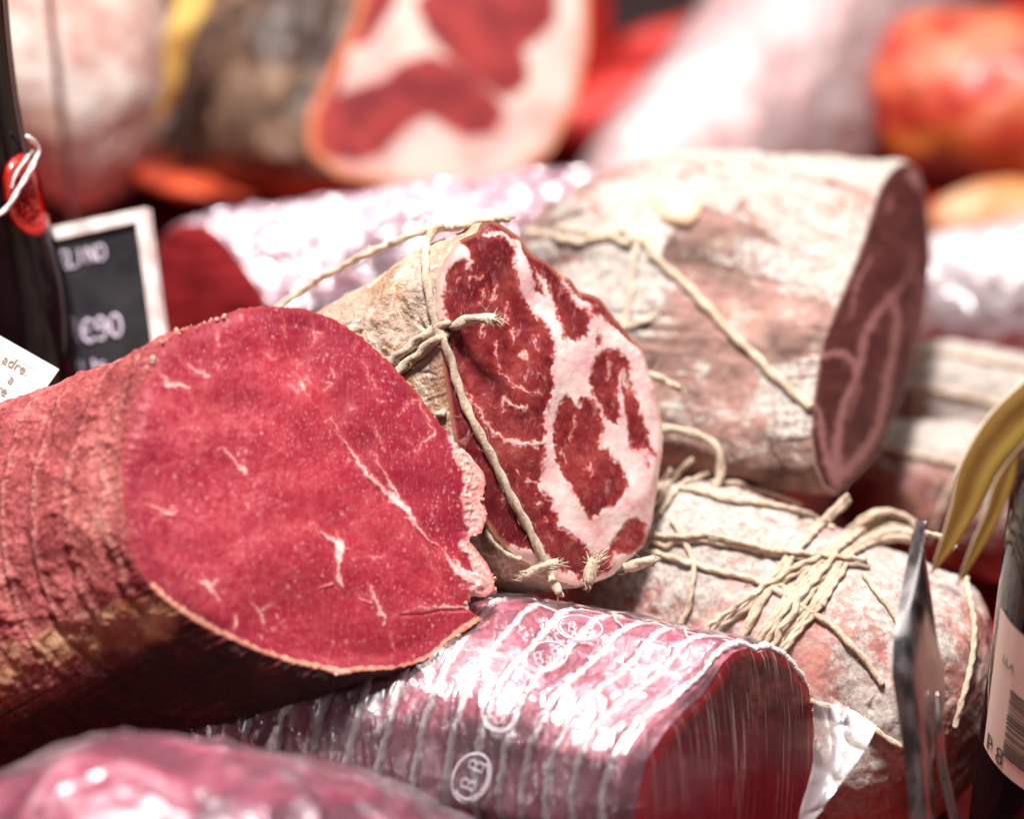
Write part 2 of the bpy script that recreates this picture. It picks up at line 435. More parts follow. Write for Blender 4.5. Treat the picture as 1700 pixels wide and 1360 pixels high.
def m_mould(name, cols, s=1.0, thr=.5, seed=0, rough=.85, warm=.4):
    """cured casing with chalky white mould over brown and pink skin"""
    b = NB(name); o = b.map(b.obj(), loc=(seed, seed * .7, 0))
    base = b.ramp(b.noise(o, 28 * s, 4, .6, .5), [(.32, cols[0]), (.46, cols[1]), (.58, cols[2]), (.7, cols[3])])
    tan_ = b.ss(b.noise(o, 45 * s, 3, .6, 1), .55, .68)
    base = b.mix(b.mul(tan_, warm), base, (.50, .30, .15))
    big = b.noise(b.vadd(o, (3, 1, 2)), 20 * s, 4, .65, .3); fine = b.noise(o, 330 * s, 4, .75)
    mk = b.ss(b.add(b.add(b.mul(big, .8), b.mul(fine, .28)), b.mul(b.at('lift'), .40)), thr, thr + .13)
    c = b.mix(b.mul(mk, .92), base, b.mix(b.ss(fine, .35, .65), (.32, .275, .235), (.52, .48, .43)))
    speck = b.ss(b.noise(o, 105 * s, 4, .75), .55, .70)
    c = b.mix(b.mul(speck, .55), c, (.28, .20, .155))
    h = b.add(b.mul(fine, .5), b.mul(b.noise(o, 90 * s, 3), 1))
    return b.pbr(c, rough, b.bump(h, .0012, .7), spec=.3, sss=.05)

# ============================================================ the counter
b = NB('red_counter_cloth'); o = b.obj()
b.pbr(b.ramp(b.noise(o, 14, 4), [(.3, (.16, .005, .004)), (.6, (.32, .010, .007))]), b.ss(b.noise(o, 30, 2), .3, .7, .25, .5), b.bump(b.noise(o, 25, 3), .004, .4), spec=.5)
RED = b.m
X, Y = np.meshgrid(np.linspace(-3, 3, 200), np.linspace(-.8, 4, 200)); 
Z = fbm(np.stack([X, Y, X * 0], -1), 4, 3) * .002 - .002
me = raw_mesh('counter', np.stack([X, Y, Z], -1).reshape(-1, 3), gridfaces(200, 200, False), np.zeros(3))
co = link('counter', me, None, RED); co['kind'] = 'structure'

def base_of(*gs):
    g = np.vstack([q.reshape(-1, 3) for q in gs]); return np.array([g[:, 0].mean(), g[:, 1].mean(), g[:, 2].min()])

# ============================================================ A: large lean cured beef joint, front left
A_out = [(435, 509), (400, 513), (360, 530), (300, 549), (270, 566), (250, 608), (228, 660), (212, 715), (203, 775), (204, 830), (213, 888), (230, 943), (252, 978),
 (283, 1004), (322, 1030), (362, 1052), (425, 1080), (480, 1100), (538, 1113), (562, 1122), (580, 1118), (602, 1114), (650, 1112), (700, 1100), (728, 1084), (752, 1060),
 (780, 1042), (801, 1029), (788, 1020), (772, 1007), (782, 990), (806, 992), (822, 980), (820, 962), (810, 938), (795, 918), (781, 901), (778, 893), (800, 884), (808, 858),
 (802, 826), (807, 800), (800, 775), (787, 750), (772, 733), (746, 725), (720, 690), (690, 650), (650, 605), (600, 559), (550, 527), (500, 512)]
A = Log(A_out, (480, 830), .712, (.40, .20, .89), (-.84, -.36, -.40), .26,
        [(0, 1), (.03, 1.012), (.3, 1.06), (.6, 1.08), (.85, .95), (.96, .6), (1, .2)], N=900, Mr=330, smooth=2, blend=.5, squash=(1.04, 1.0), jit=2.2)
G = A.G; m_, n_ = G.shape[:2]
tt = A.t[:, None] + 0.0022 * fbm(G, 22, 3) + .0008 * fbm(G, 90, 2)
phb = (tt / .0150) % 1.0; line = np.exp(-((phb - .5) / .10) ** 2); dark_ = np.exp(-((phb - .68) / .09) ** 2)
band = line - .4 * dark_                       # marks pressed in by the net
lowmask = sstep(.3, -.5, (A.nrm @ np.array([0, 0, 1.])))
h = .0009 * (.7 * line - .8 * dark_ + .5 * np.cos((phb - .1) * 2 * math.pi)) * (1 - .9 * lowmask) * (.6 + .8 * np.clip(fbm(G, 30, 2, 8), -.5, 1)) + .0028 * fbm(G, 18, 3, 2) + .0005 * fbm(G, 130, 4, 3) + .0009 * np.clip(fbm(G, 260, 3, 5), 0, 2)
h *= sstep(0, .004, A.t)[:, None]
gA = displace(G, A.nrm, h)
tA = Thing('cured_beef_joint', 'largest cured beef joint, its broad lean crimson cut face flecked with fine white marbling', 'cured beef', base_of(gA))
b = NB('beef_rind'); o = b.obj(); bv = b.at('bv', True); sx = b.sep(bv)
grain = b.noise(o, 170, 5, .7); fine = b.noise(o, 700, 4, .7)
c = b.ramp(b.add(b.mul(b.noise(o, 38, 5, .65, .4), .6), b.mul(fine, .4)), [(.34, (.13, .012, .014)), (.47, (.31, .045, .046)), (.57, (.52, .15, .13)), (.68, (.72, .42, .32))])
c = b.mix(b.mul(b.mul(b.mul(b.ss(b.at('bandv'), .0, 1), b.ss(fine, .38, .66)), b.ss(b.noise(o, 40, 3), .25, .5)), .8), c, (.62, .29, .24))
c = b.mix(b.mul(b.ss(b.at('bandv'), -.1, -.8), .45), c, (.10, .010, .018))
c = b.mix(b.mul(b.ss(b.at('low_shade'), .12, .5), .95), c, b.ramp(b.add(b.mul(b.noise(o, 55, 5, .7), .6), b.mul(fine, .4)), [(.42, (.012, .003, .002)), (.56, (.035, .007, .005)), (.68, (.13, .045, .028))]))  # shade under the joint painted into the rind: downward sides go near black
c = b.mix(b.mul(b.at('fatm'), b.ss(b.noise(o, 60, 4), .3, .55)), c, b.ramp(b.noise(o, 90, 4), [(.35, (.28, .07, .02)), (.6, (.66, .36, .20))]))
b.pbr(c, .62, b.bump(b.add(fine, b.mul(grain, .8)), .0012, .8), sss=.15, spec=.4)
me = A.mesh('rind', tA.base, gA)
attr(me, 'bandv', np.append(band.ravel(), 0)); attr(me, 'low_shade', np.append(lowmask.ravel(), 0))
# orange fatty skin patch along the lower left of the side
rel = G - CAM; dz = rel @ FW; PX = 850 + rel @ RT / dz * FPX; PY = 680 - rel @ UP / dz * FPX
fp = sd_poly(PX, PY, [(262, 965), (300, 1010), (300, 1050), (240, 1070), (170, 1080), (110, 1110), (60, 1130), (-40, 1150), (-60, 1080), (40, 1060), (110, 1025), (200, 985)]) + 28 * fbm(G, 60, 3)
fp = np.where((A.nrm @ FW) < .2, fp, 99)
attr(me, 'fatm', np.append((1 - sstep(-14, 12, fp)).ravel(), 0))
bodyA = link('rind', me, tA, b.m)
# cut face
VA = [[(545, 700, 1), (560, 722, 1.5), (575, 745, 2.5), (600, 785, 4.5), (625, 810, 3.5), (652, 832, 6.5), (672, 850, 5.5), (690, 880, 3.5), (706, 896, 2.4), (724, 908, .5)],
 [(612, 752, .5), (622, 772, 1.8), (640, 802, 2.6), (655, 828, 3.5)], [(673, 862, 3), (680, 876, 1.5)], [(732, 914, .5), (742, 932, 4), (757, 948, 7), (775, 958, 8), (800, 968, 9)], [(752, 925, 1), (758, 940, 5)],
 [(515, 872, .6), (530, 888, 1.8), (548, 898, 5), (560, 906, 9), (562, 914, 7), (557, 930, 5), (557, 950, 3), (559, 966, 4), (570, 984, .5)], [(528, 979, .6), (548, 972, 1.6)], [(555, 885, .7), (558, 900, 4)], [(560, 908, 4), (573, 914, .7)],
 [(610, 972, 1), (616, 990, 3), (625, 1010, 3.6), (634, 1025, 4), (637, 1042, 1.5)], [(596, 996, .6), (614, 1003, 1.5)], [(648, 1055, 1), (652, 1078, 1.5)],
 [(240, 838, .6), (262, 848, 2), (278, 855, 4.5), (292, 852, 2)], [(284, 845, 2), (282, 858, 3)], [(326, 968, 2), (342, 974, 6), (352, 986, 3.5), (362, 1000, 1.5)], [(350, 972, 4), (358, 966, 2)],
 [(412, 1000, 1), (422, 1010, 3), (434, 1022, 3), (438, 1038, 2)], [(430, 1014, 2), (452, 1006, 1.5)], [(392, 1020, 2), (388, 1045, 3)], [(262, 616, 1), (276, 632, 2.5)], [(278, 640, 5), (295, 637, 4), (312, 643, 4)], [(312, 606, 1), (326, 617, 3), (344, 625, 3.5)], [(360, 555, 2.5), (362, 573, 1.5)],
 [(358, 748, 1), (368, 742, 2.2), (382, 757, 2.5), (394, 768, 2), (404, 783, 3.5)], [(492, 625, 1), (500, 642, 2.4), (510, 662, .7)], [(506, 626, .6), (516, 640, 1.6)], [(478, 640, .6), (492, 652, 1.4)], [(441, 586, .6), (454, 596, 1.5), (462, 594, 2)],
 [(535, 635, 1), (546, 640, 2.5)], [(545, 612, 1), (552, 626, 2.4)], [(532, 652, 1), (548, 642, 1.4)], [(598, 600, .5), (612, 630, .9), (624, 655, .4)], [(577, 680, 2), (588, 682, .6)], [(625, 668, 2.4), (634, 672, .6)], [(612, 705, .5), (622, 722, 1.3), (632, 745, .6)],
 [(668, 676, .6), (684, 664, 1), (696, 668, 1.8), (706, 688, 1.5), (722, 720, 1.8)], [(671, 730, .5), (690, 757, 1), (696, 740, 1), (704, 732, 2.4), (722, 722, 2)], [(470, 528, .8), (472, 560, .8)], [(516, 535, .5), (524, 560, 1.4), (518, 575, .5)], [(508, 545, .4), (532, 552, 1.2)], [(650, 1022, 1), (690, 1010, 1.4), (740, 1008, 2.6), (770, 1010, 2)],
 [(590, 985, .5), (606, 1002, 1)], [(600, 925, .5), (620, 928, 1.4), (626, 924, 1.4)], [(660, 895, .5), (668, 880, .6)], [(725, 980, .5), (728, 960, 1), (722, 945, .4)], [(700, 905, .5), (712, 940, .8), (720, 952, .3)]]
CRK = [[(662, 1023, .8), (700, 1021, 1.6), (730, 1014, 1.6), (752, 1014, 2), (776, 1012, 3.5)], [(410, 894, .3), (500, 890, .6), (540, 868, .3)], [(560, 918, .4), (600, 912, 1), (640, 940, .9), (690, 990, .7), (740, 1005, .3)], [(748, 985, 1.5), (760, 1000, 4), (776, 1005, 5)]]
PALE = [[(742, 722), (775, 728), (806, 775), (812, 858), (806, 890), (778, 897), (772, 870), (765, 830), (766, 790), (752, 760)], [(777, 885), (800, 910), (830, 955), (825, 990), (790, 1000), (770, 985), (790, 968), (775, 930), (762, 905)]]
RIMA = [[(252, 972, 3), (283, 1004, 6), (322, 1030, 7), (362, 1052, 7), (425, 1080, 5), (480, 1100, 6), (545, 1113, 6), (570, 1120, 8), (602, 1114, 6), (650, 1113, 5), (700, 1101, 5), (735, 1076, 6), (762, 1053, 8), (800, 1028, 8)]]
def many(X, Y, L): 
    d = np.full(X.shape, 1e9)
    for l in L: d = np.minimum(d, sd_line(X, Y, l))
    return d
def dispA(X, Y):
    q = np.stack([X / 100, Y / 100, X * 0], -1)
    pal = np.minimum(sd_poly(X, Y, PALE[0]), sd_poly(X, Y, PALE[1]))
    return .0016 * fbm(q, .7, 2) + .00006 * fbm(q, 9, 3) + .00030 * (1 - sstep(-1, 2, many(X, Y, VA[:14]))) - .0003 * (1 - sstep(-1, 2, many(X, Y, CRK[:1] + CRK[3:]))) + (1 - sstep(-6, 6, pal)) * (.0008 + .0005 * fbm(q, 14, 3)) 
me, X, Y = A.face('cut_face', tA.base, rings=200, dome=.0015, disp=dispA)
q = np.stack([X / 100, Y / 100, X * 0], -1); wx = 9 * perlin(q * 7) + 5 * perlin(q * 17); wy = 9 * perlin(q * 7 + 7) + 5 * perlin(q * 17 + 3)
attr(me, 'vein', many(X + wx * .5, Y + wy * .5, VA)); attr(me, 'crack', many(X, Y, CRK))
attr(me, 'pale', np.minimum(sd_poly(X, Y, PALE[0]), sd_poly(X, Y, PALE[1])) + 6 * perlin(q * 6)); attr(me, 'rim', many(X, Y, RIMA) + 3 * perlin(q * 10))
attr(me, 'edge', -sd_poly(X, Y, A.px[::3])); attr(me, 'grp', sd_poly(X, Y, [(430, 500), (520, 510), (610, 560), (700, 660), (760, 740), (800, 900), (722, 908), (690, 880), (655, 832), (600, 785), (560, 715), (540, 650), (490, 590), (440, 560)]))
b = NB('beef_cut_face'); pv = b.at('pv', True); sp = b.sep(pv)
big = b.noise(pv, 1.1, 3, .5); mid = b.noise(pv, 6, 5, .65, .6)
c = b.ramp(b.add(b.mul(big, .45), b.mul(mid, .55)), [(.34, (.21, .010, .028)), (.49, (.35, .030, .050)), (.64, (.48, .085, .095))])
c = b.mix(b.ss(sp[0], 2.2, 5.4), c, b.mix(.5, c, (.36, .020, .034)))
fib = b.noise(b.map(pv, (26, 3, 1), rot=(0, 0, .35)), 1, 4, .6)
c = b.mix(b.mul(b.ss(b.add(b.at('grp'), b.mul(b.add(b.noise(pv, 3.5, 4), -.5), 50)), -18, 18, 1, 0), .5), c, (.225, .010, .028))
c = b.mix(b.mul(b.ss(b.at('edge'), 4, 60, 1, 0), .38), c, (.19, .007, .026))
c = b.mix(b.mul(b.ss(fib, .5, .75), .3), c, (.62, .15, .16))
rot = b.map(pv, (1.3, 1, 1), rot=(0, 0, .5)); wr = b.vadd(rot, b.vscale(b.noise(pv, 11, 3, col=True), .16))
def specks(scale, keep, r0, r1):
    d = b.vor(wr, scale); cc = b.sep(b.vor(wr, scale, out='Color'))[0]
    return b.mul(b.ss(d, r0, r1, 1, 0), b.ss(cc, keep, keep + .08))
dens = b.ss(b.noise(pv, 1.3, 2), .36, .6)
sk = b.m_('MAXIMUM', b.mul(specks(7.0, .68, .08, .36), .85), b.mul(specks(15, .48, .05, .46), .6))
wisps = b.ss(b.noise(b.map(pv, (7, 3, 1), rot=(0, 0, .5)), 1.6, 5, .7, 1.5), .63, .73)
sk = b.mul(b.m_('MAXIMUM', sk, b.mul(wisps, .8)), b.add(b.mul(dens, .75), .25))
c = b.mix(b.mul(sk, .8), c, b.mix(b.noise(pv, 8, 2), (.60, .17, .18), (.86, .46, .42)))
vd = b.add(b.at('vein'), b.add(b.mul(b.add(b.noise(pv, 18, 5, .8), -.5), 11), .8))
c = b.mix(b.mul(b.ss(vd, -1.5, 9, 1, 0), .35), c, (.62, .12, .12))
c = b.mix(b.ss(vd, -3, 1.6, 1, 0), c, b.mix(b.ss(mid, .4, .6), (.74, .38, .35), (.86, .58, .52)))
c = b.mix(b.mul(b.ss(b.at('crack'), -.4, 1.0, 1, 0), .22), c, (.18, .010, .016))
pc = b.ramp(b.noise(pv, 13, 5, .7), [(.35, (.62, .17, .15)), (.50, (.78, .36, .32)), (.66, (.88, .58, .50))])
c = b.mix(b.ss(b.at('pale'), -4, 4, 1, 0), c, pc)
c = b.mix(b.ss(b.at('rim'), -2, 3.5, 1, 0), c, b.ramp(b.noise(pv, 9, 4, .7), [(.3, (.60, .14, .07)), (.5, (.82, .42, .28)), (.7, (.90, .62, .48))]))
c = b.mix(b.mul(b.ss(b.at('edge'), 1, 7, 1, 0), .5), c, (.42, .05, .03))
hh = b.add(b.mul(mid, .5), b.add(b.mul(fib, .3), b.mul(sk, .5)))
b.pbr(c, b.ss(mid, .3, .7, .30, .48), b.bump(b.add(hh, b.mul(b.noise(pv, 60, 3, .7), .25)), .00016, .6), sss=.25, rad=(.004, .001, .0008), spec=.45)
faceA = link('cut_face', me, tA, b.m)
# dried crumbs along the top edge of the cut
rg = np.random.RandomState(4); parts = []
for cx, cy, k, rr in [(344, 522, 9, 5), (362, 518, 8, 5), (375, 520, 4, 4), (296, 545, 6, 4), (262, 562, 8, 5), (230, 577, 12, 7), (214, 582, 10, 6), (196, 590, 8, 5), (180, 598, 7, 4), (320, 535, 6, 3), (806, 860, 6, 4), (812, 980, 9, 6), (806, 830, 5, 4), (790, 890, 4, 4), (818, 960, 5, 4), (785, 1000, 8, 5), (770, 1012, 6, 6), (755, 1052, 5, 4), (735, 1076, 6, 4), (568, 1122, 6, 6)]:
    for _ in range(k):
        x = cx + rg.normal() * 6; y = cy + rg.normal() * 4 + (6 if cy < 620 else 0)
        j = np.argmin(np.hypot(A.px[:, 0] - x, A.px[:, 1] - y)); bp = A.ring[j] + (A.ring[j] - A.p0) * rg.uniform(-.02, .012) - A.n * rg.uniform(-.0005, .004)
        u = np.linspace(0, math.pi, 7)[:, None]; v = np.linspace(0, 2 * math.pi, 8, endpoint=False)[None]
        s_ = np.stack([np.sin(u) * np.cos(v), np.sin(u) * np.sin(v), np.cos(u) + 0 * v], -1)
        s_ = s_ * (1 + .5 * perlin(s_ * 2.1 + rg.rand() * 40))[..., None] * M(rr, .71) * rg.uniform(.25, .95) * rg.uniform(.6, 1.3, 3)
        parts.append(((bp + s_).reshape(-1, 3), [list(map(int, q)) for q in gridfaces(7, 8)]))
V, F = merge(parts)
b = NB('dried_crumb'); o = b.obj(); b.pbr(b.ramp(b.noise(o, 500, 3), [(.35, (.58, .20, .16)), (.6, (.82, .52, .42))]), .7, b.bump(b.noise(o, 1500, 3), .0006), sss=.3)
link('dried_crumbs', raw_mesh('dried_crumbs', V, F, tA.base), tA, b.m)['kind'] = 'stuff'

# ============================================================ B: half coppa tied with twine, centre
Z2 = (650, 340, 2.03)
B_out = zz([(340, 52), (380, 72), (430, 108), (470, 165), (500, 180), (522, 190), (560, 230), (600, 248), (632, 293), (665, 300), (700, 313), (750, 378), (800, 440), (845, 490), (866, 560), (890, 620), (906, 700), (916, 780), (912, 840), (905, 880), (897, 940),
 (888, 1000), (875, 1080), (850, 1150), (800, 1195), (745, 1250), (680, 1275), (620, 1285), (560, 1268), (500, 1222), (440, 1200), (395, 1165), (350, 1120), (310, 1060), (275, 1000), (245, 920), (220, 840), (204, 760), (193, 670), (174, 560), (164, 450), (156, 330), (150, 250), (175, 190), (225, 120), (288, 92), (300, 62)], *Z2)
B = Log(B_out, (905, 690), .757, (.56, .12, .82), (-.80, -.28, -.53), .22,
        [(0, 1), (.04, 1.01), (.25, .99), (.55, .9), (.8, .66), (.93, .4), (1, .12)], N=800, Mr=300, smooth=2, blend=.6, squash=(1.0, 1.05), jit=1.0)
G = B.G
h = .0022 * fbm(G, 25, 3, 4) - .0022 * np.clip(ridged(G * np.array([1, 1, 1.0]), 38, 3, 6) - 1.0, 0, 1) + .0006 * fbm(G, 160, 3, 7)
h = h * sstep(0, .006, B.t)[:, None]
gB = displace(G, B.nrm, h)
tB = Thing('coppa', 'twine tied half coppa in the middle, dark red cut face marbled with thick white fat', 'coppa', base_of(gB))
b = NB('papery_casing'); o = b.obj()
n1 = b.noise(o, 42, 5, .62, .8); n2 = b.noise(b.map(o, (1, 1, .35)), 170, 5, .7, 1.2); n3 = b.noise(o, 20, 3, .5)
c = b.ramp(n1, [(.30, (.17, .085, .045)), (.42, (.42, .24, .15)), (.55, (.56, .38, .26)), (.68, (.68, .54, .42))])
c = b.mix(b.mul(b.ss(n3, .50, .62), .6), c, (.50, .40, .33))
c = b.mix(b.mul(b.ss(b.noise(o, 75, 3, .6, 1), .58, .70), .7), c, (.58, .25, .09))
c = b.mix(b.mul(b.ss(n2, .52, .66), .65), c, (.86, .76, .67))
c = b.mix(b.mul(b.ss(b.at('lift'), .2, .8), .5), c, (.86, .74, .62))
b.pbr(c, .55, b.bump(b.add(n2, b.mul(b.noise(o, 420, 3, .7), .5)), .0016, .9), spec=.45, sss=.08)
me = B.mesh('casing', tB.base, gB); attr(me, 'lift', np.append(np.clip(ridged(G, 60, 3, 9) - .9, 0, 1).ravel(), 0))
bodyB = link('casing', me, tB, b.m)
F1 = zz([(425, 110), (448, 175), (462, 240), (480, 285), (500, 308), (512, 300), (505, 265), (482, 225), (500, 240), (530, 282), (545, 340), (556, 400), (565, 440), (580, 462), (600, 466), (650, 440), (655, 400), (660, 372), (690, 378), (745, 425), (790, 462), (845, 497), (870, 560), (900, 640), (925, 780), (905, 950), (888, 1060), (860, 1120),
 (850, 1085), (820, 1060), (790, 1062), (765, 1095), (735, 1140), (700, 1175), (660, 1178), (640, 1150), (590, 1115), (556, 1090), (532, 1040), (522, 1000), (500, 975), (470, 972), (482, 940), (494, 905), (486, 880), (498, 850), (492, 812), (500, 780), (493, 745), (505, 690), (522, 630), (515, 570), (525, 500), (520, 440), (502, 395), (470, 372), (440, 322), (418, 275), (402, 190), (412, 125)], *Z2)
MUS = [zz(l, *Z2) for l in [
 [(572, 646), (590, 660), (602, 688), (612, 690), (622, 655), (650, 655), (672, 672), (690, 700), (694, 760), (682, 800), (688, 832), (705, 825), (718, 820), (725, 855), (750, 868), (768, 900), (782, 945), (762, 975), (752, 1000), (738, 1020), (720, 1015), (700, 1030), (680, 1045), (652, 1064), (635, 1035), (615, 1000), (585, 955), (560, 900), (537, 842), (530, 770), (540, 710), (548, 672)],
 [(716, 488), (750, 498), (780, 520), (790, 552), (802, 620), (825, 680), (845, 740), (862, 790), (884, 856), (860, 830), (840, 822), (795, 818), (785, 760), (774, 690), (768, 600), (770, 560), (758, 570), (754, 640), (758, 700), (752, 748), (722, 738), (700, 712), (690, 680), (666, 650), (652, 610), (662, 560), (676, 520)],
 [(682, 442), (692, 450), (690, 478), (676, 480)], [(848, 850), (856, 852), (856, 885), (848, 880)], [(560, 430), (570, 436), (572, 460), (560, 455)]]]
F2 = zz([(150, 390), (140, 250), (160, 180), (222, 112), (242, 135), (256, 152), (264, 185), (268, 200), (258, 218), (248, 205), (247, 188), (220, 190), (200, 215), (188, 240), (180, 290), (172, 310), (178, 350), (182, 395)], *Z2)
F4 = zz([(392, 1150), (420, 1155), (460, 1165), (498, 1170), (540, 1200), (560, 1228), (600, 1240), (650, 1272), (720, 1240), (745, 1200), (742, 1170), (772, 1178), (800, 1180), (850, 1150), (880, 1150), (800, 1300), (600, 1330), (480, 1240), (392, 1190)], *Z2)
F5 = zz([(572, 232), (586, 250), (600, 290), (635, 325), (668, 350), (668, 368), (640, 352), (610, 328), (588, 290), (568, 250)], *Z2)
F6 = zz([(478, 220), (500, 240), (522, 265), (545, 340), (520, 330), (505, 280), (484, 250)], *Z2)
VB = [zz([(a, c_, r_) for a, c_, r_ in l], *Z2) for l in [
 [(250, 640, .5), (290, 720, 1), (330, 780, 2), (370, 800, 3.4), (420, 812, 3.6), (480, 812, 3.5), (505, 806, 4)], [(352, 700, .4), (356, 655, 1.5), (370, 668, 2.4), (390, 682, 2), (418, 692, 3)], [(432, 690, 2.5), (434, 678, 1)],
 [(400, 425, 1.2), (398, 450, 1.6), (392, 470, .5)], [(425, 505, 4), (438, 512, 3)], [(438, 512, 2), (445, 530, .5)], [(302, 400, 1.2), (298, 440, 1.4)], [(345, 470, .5), (340, 540, .8), (370, 580, 1), (400, 615, 1), (440, 640, .9), (490, 640, .5)], [(330, 330, .6), (345, 290, 1.6), (350, 270, .6)], [(290, 330, .5), (310, 285, 1.2)], [(375, 400, .5), (385, 330, .9)], [(262, 250, .8), (300, 240, .5)],
 [(470, 450, .8), (468, 500, 1.4)], [(300, 105, .5), (318, 108, 3), (340, 96, 2.5), (365, 100, 3.5), (395, 118, 5), (400, 135, 4)], [(420, 120, 3), (430, 170, 7)], [(590, 790, .6), (598, 750, 1.2), (606, 720, .6)], [(640, 900, .5), (650, 860, .8), (660, 920, .6)], [(560, 830, .5), (575, 870, .8)], [(720, 530, .6), (726, 575, 1), (722, 600, .5)], [(772, 560, 3), (782, 600, 2.4), (790, 640, 1)],
 [(440, 930, .5), (452, 940, 1), (470, 948, .8)], [(360, 960, .5), (372, 990, 1), (368, 1010, .5)], [(470, 1020, 3), (490, 1010, 2)], [(400, 900, .5), (412, 912, 1.2)], [(500, 1060, .5), (520, 1075, 1)]]]
def fatB(X, Y):
    d = sd_poly(X, Y, F1)
    for mm in MUS: d = np.maximum(d, -sd_poly(X, Y, mm))
    for f_ in (F2, F4, F5, F6): d = np.minimum(d, sd_poly(X, Y, f_))
    return np.minimum(d, many(X, Y, VB))
def dispB(X, Y):
    q = np.stack([X / 100, Y / 100, X * 0], -1)
    return .0025 * fbm(q, .7, 2, 3) + .00007 * fbm(q, 8, 3) + .00025 * (1 - sstep(-3, 3, fatB(X, Y)))
me, X, Y = B.face('cut_face', tB.base, rings=190, dome=.003, disp=dispB)
q = np.stack([X / 100, Y / 100, X * 0], -1)
attr(me, 'fat', fatB(X + 6 * perlin(q * 8) + 4 * perlin(q * 19), Y + 6 * perlin(q * 8 + 9) + 4 * perlin(q * 19 + 5))); attr(me, 'edge', -sd_poly(X, Y, B.px[::3]))
attr(me, 'darkm', sd_poly(X, Y, zz([(340, 40), (430, 90), (600, 230), (700, 300), (860, 500), (760, 440), (680, 370), (650, 450), (590, 470), (540, 350), (470, 200), (430, 140), (400, 230), (300, 330), (160, 420), (150, 560), (210, 800), (330, 1120), (500, 1230), (520, 1180), (400, 1050), (310, 880), (220, 560), (300, 400), (200, 300), (280, 90)], *Z2)))
b = NB('coppa_cut_face'); pv = b.at('pv', True)
mid = b.noise(pv, 5, 5, .65, .5); sm = b.noise(pv, 22, 4, .7)
lean = b.ramp(b.add(b.mul(b.noise(pv, 1.4, 2), .5), b.mul(mid, .5)), [(.35, (.10, .006, .010)), (.5, (.21, .022, .024)), (.65, (.33, .060, .052))])
lean = b.mix(b.ss(b.at('darkm'), -28, 20, .75, 0), lean, (.105, .006, .010))
marb = b.ss(b.noise(b.map(pv, (5, 2.6, 1), rot=(0, 0, -.3)), 1.4, 6, .74, .5), .54, .68)
lean = b.mix(b.mul(marb, .5), lean, (.58, .22, .20))
bloom = b.mul(b.ss(b.noise(b.map(pv, (9, 3, 1), rot=(0, 0, .2)), 2, 5, .8, 1), .52, .75), b.ss(b.noise(pv, .9, 1), .40, .56))
lean = b.mix(b.mul(bloom, .35), lean, (.66, .42, .40))
fatc = b.ramp(b.add(b.mul(b.noise(pv, 2.2, 4, .6), .8), b.mul(sm, .2)), [(.36, (.70, .36, .35)), (.5, (.80, .55, .51)), (.64, (.86, .69, .63))])
fatc = b.mix(b.mul(b.ss(b.noise(pv, 7, 5, .8, 1), .62, .75), .35), fatc, (.74, .26, .26))
fd = b.add(b.at('fat'), b.mul(b.add(b.noise(pv, 12, 5, .78), -.5), 12))
c = b.mix(b.ss(fd, 0, 8, .55, 0), lean, (.42, .045, .025))
c = b.mix(b.ss(fd, -4.2, 3, 1, 0), c, fatc)
c = b.mix(b.ss(b.at('edge'), 2, 9, .5, 0), c, (.52, .22, .13))
b.pbr(c, b.ss(mid, .3, .7, .27, .42), b.bump(b.add(b.mul(mid, .6), b.add(b.mul(sm, .3), b.mul(marb, .5))), .00022, .6), sss=.38, rad=(.004, .0012, .001), spec=.45)
faceB = link('cut_face', me, tB, b.m)
bvB = bvh_of(bodyB, faceB)
T = lambda pts, **k: twine(k.pop('th'), path_on(k.pop('bv'), pts, k.get('off', k.get('r', .00125) * .9), k.pop('dd', .75)), **{kk: v for kk, v in k.items() if kk != 'off'})
rB = .00135
T([(738, 374), (722, 378), (712, 395), (709, 430), (711, 465), (718, 505), (730, 555), (750, 620), (778, 690), (808, 748), (838, 810), (868, 865), (892, 915), (912, 950), (929, 986, .742)], th=tB, bv=bvB, r=rB, mat=TW, fuzz=160, fray=(0, .0016), seed=2)
T([(456, 516, .80), (500, 482, .80), (560, 446, .79), (620, 416, .785), (690, 388, .778), (722, 379), (760, 377), (800, 369), (846, 362, .77)], th=tB, bv=bvB, r=rB * .85, mat=TW, fuzz=80, fray=(0, .003), seed=3)
T([(640, 612), (668, 588), (700, 563), (728, 545), (742, 536)], th=tB, bv=bvB, r=rB * 1.05, mat=TW, fuzz=50, fray=(0, 0), seed=4)
T([(655, 628), (678, 606), (705, 582), (728, 563), (745, 548, .742), (768, 534, .738), (795, 528, .736), (822, 531, .736)], th=tB, bv=bvB, r=rB * 1.15, mat=TW, fuzz=90, fray=(0, .0045), seed=5)
T([(728, 690), (742, 686)], th=tB, bv=bvB, r=rB * .8, mat=TW, fuzz=8, seed=6)
T([(868, 957, .742), (890, 947, .741), (912, 937, .741), (926, 936, .742)], th=tB, bv=bvB, r=rB * 1.0, mat=TW, fuzz=40, fray=(.003, .004), seed=7)
T([(976, 968, .744), (980, 950, .744), (989, 930, .745)], th=tB, bv=bvB, r=rB * 1.35, mat=TW, fuzz=30, fray=(.003, .0045), seed=8)
T([(1036, 943, .755), (1058, 938, .752), (1074, 932, .75), (1086, 930, .75)], th=tB, bv=bvB, r=rB * 1.2, mat=TW, fuzz=20, fray=(0, .002), seed=9)
T([(1076, 620, .80), (1100, 630, .80), (1130, 646, .795)], th=tB, bv=bvB, r=rB * .9, mat=TW, fuzz=16, fray=(0, .002), seed=10)
T([(1085, 712, .80), (1112, 712, .80), (1150, 720, .80), (1184, 737, .80), (1197, 768, .80), (1190, 808, .80), (1165, 838, .80), (1128, 856, .80), (1080, 855, .80)], th=tB, bv=None, r=rB * 1.05, mat=TW, fuzz=50, seed=11)
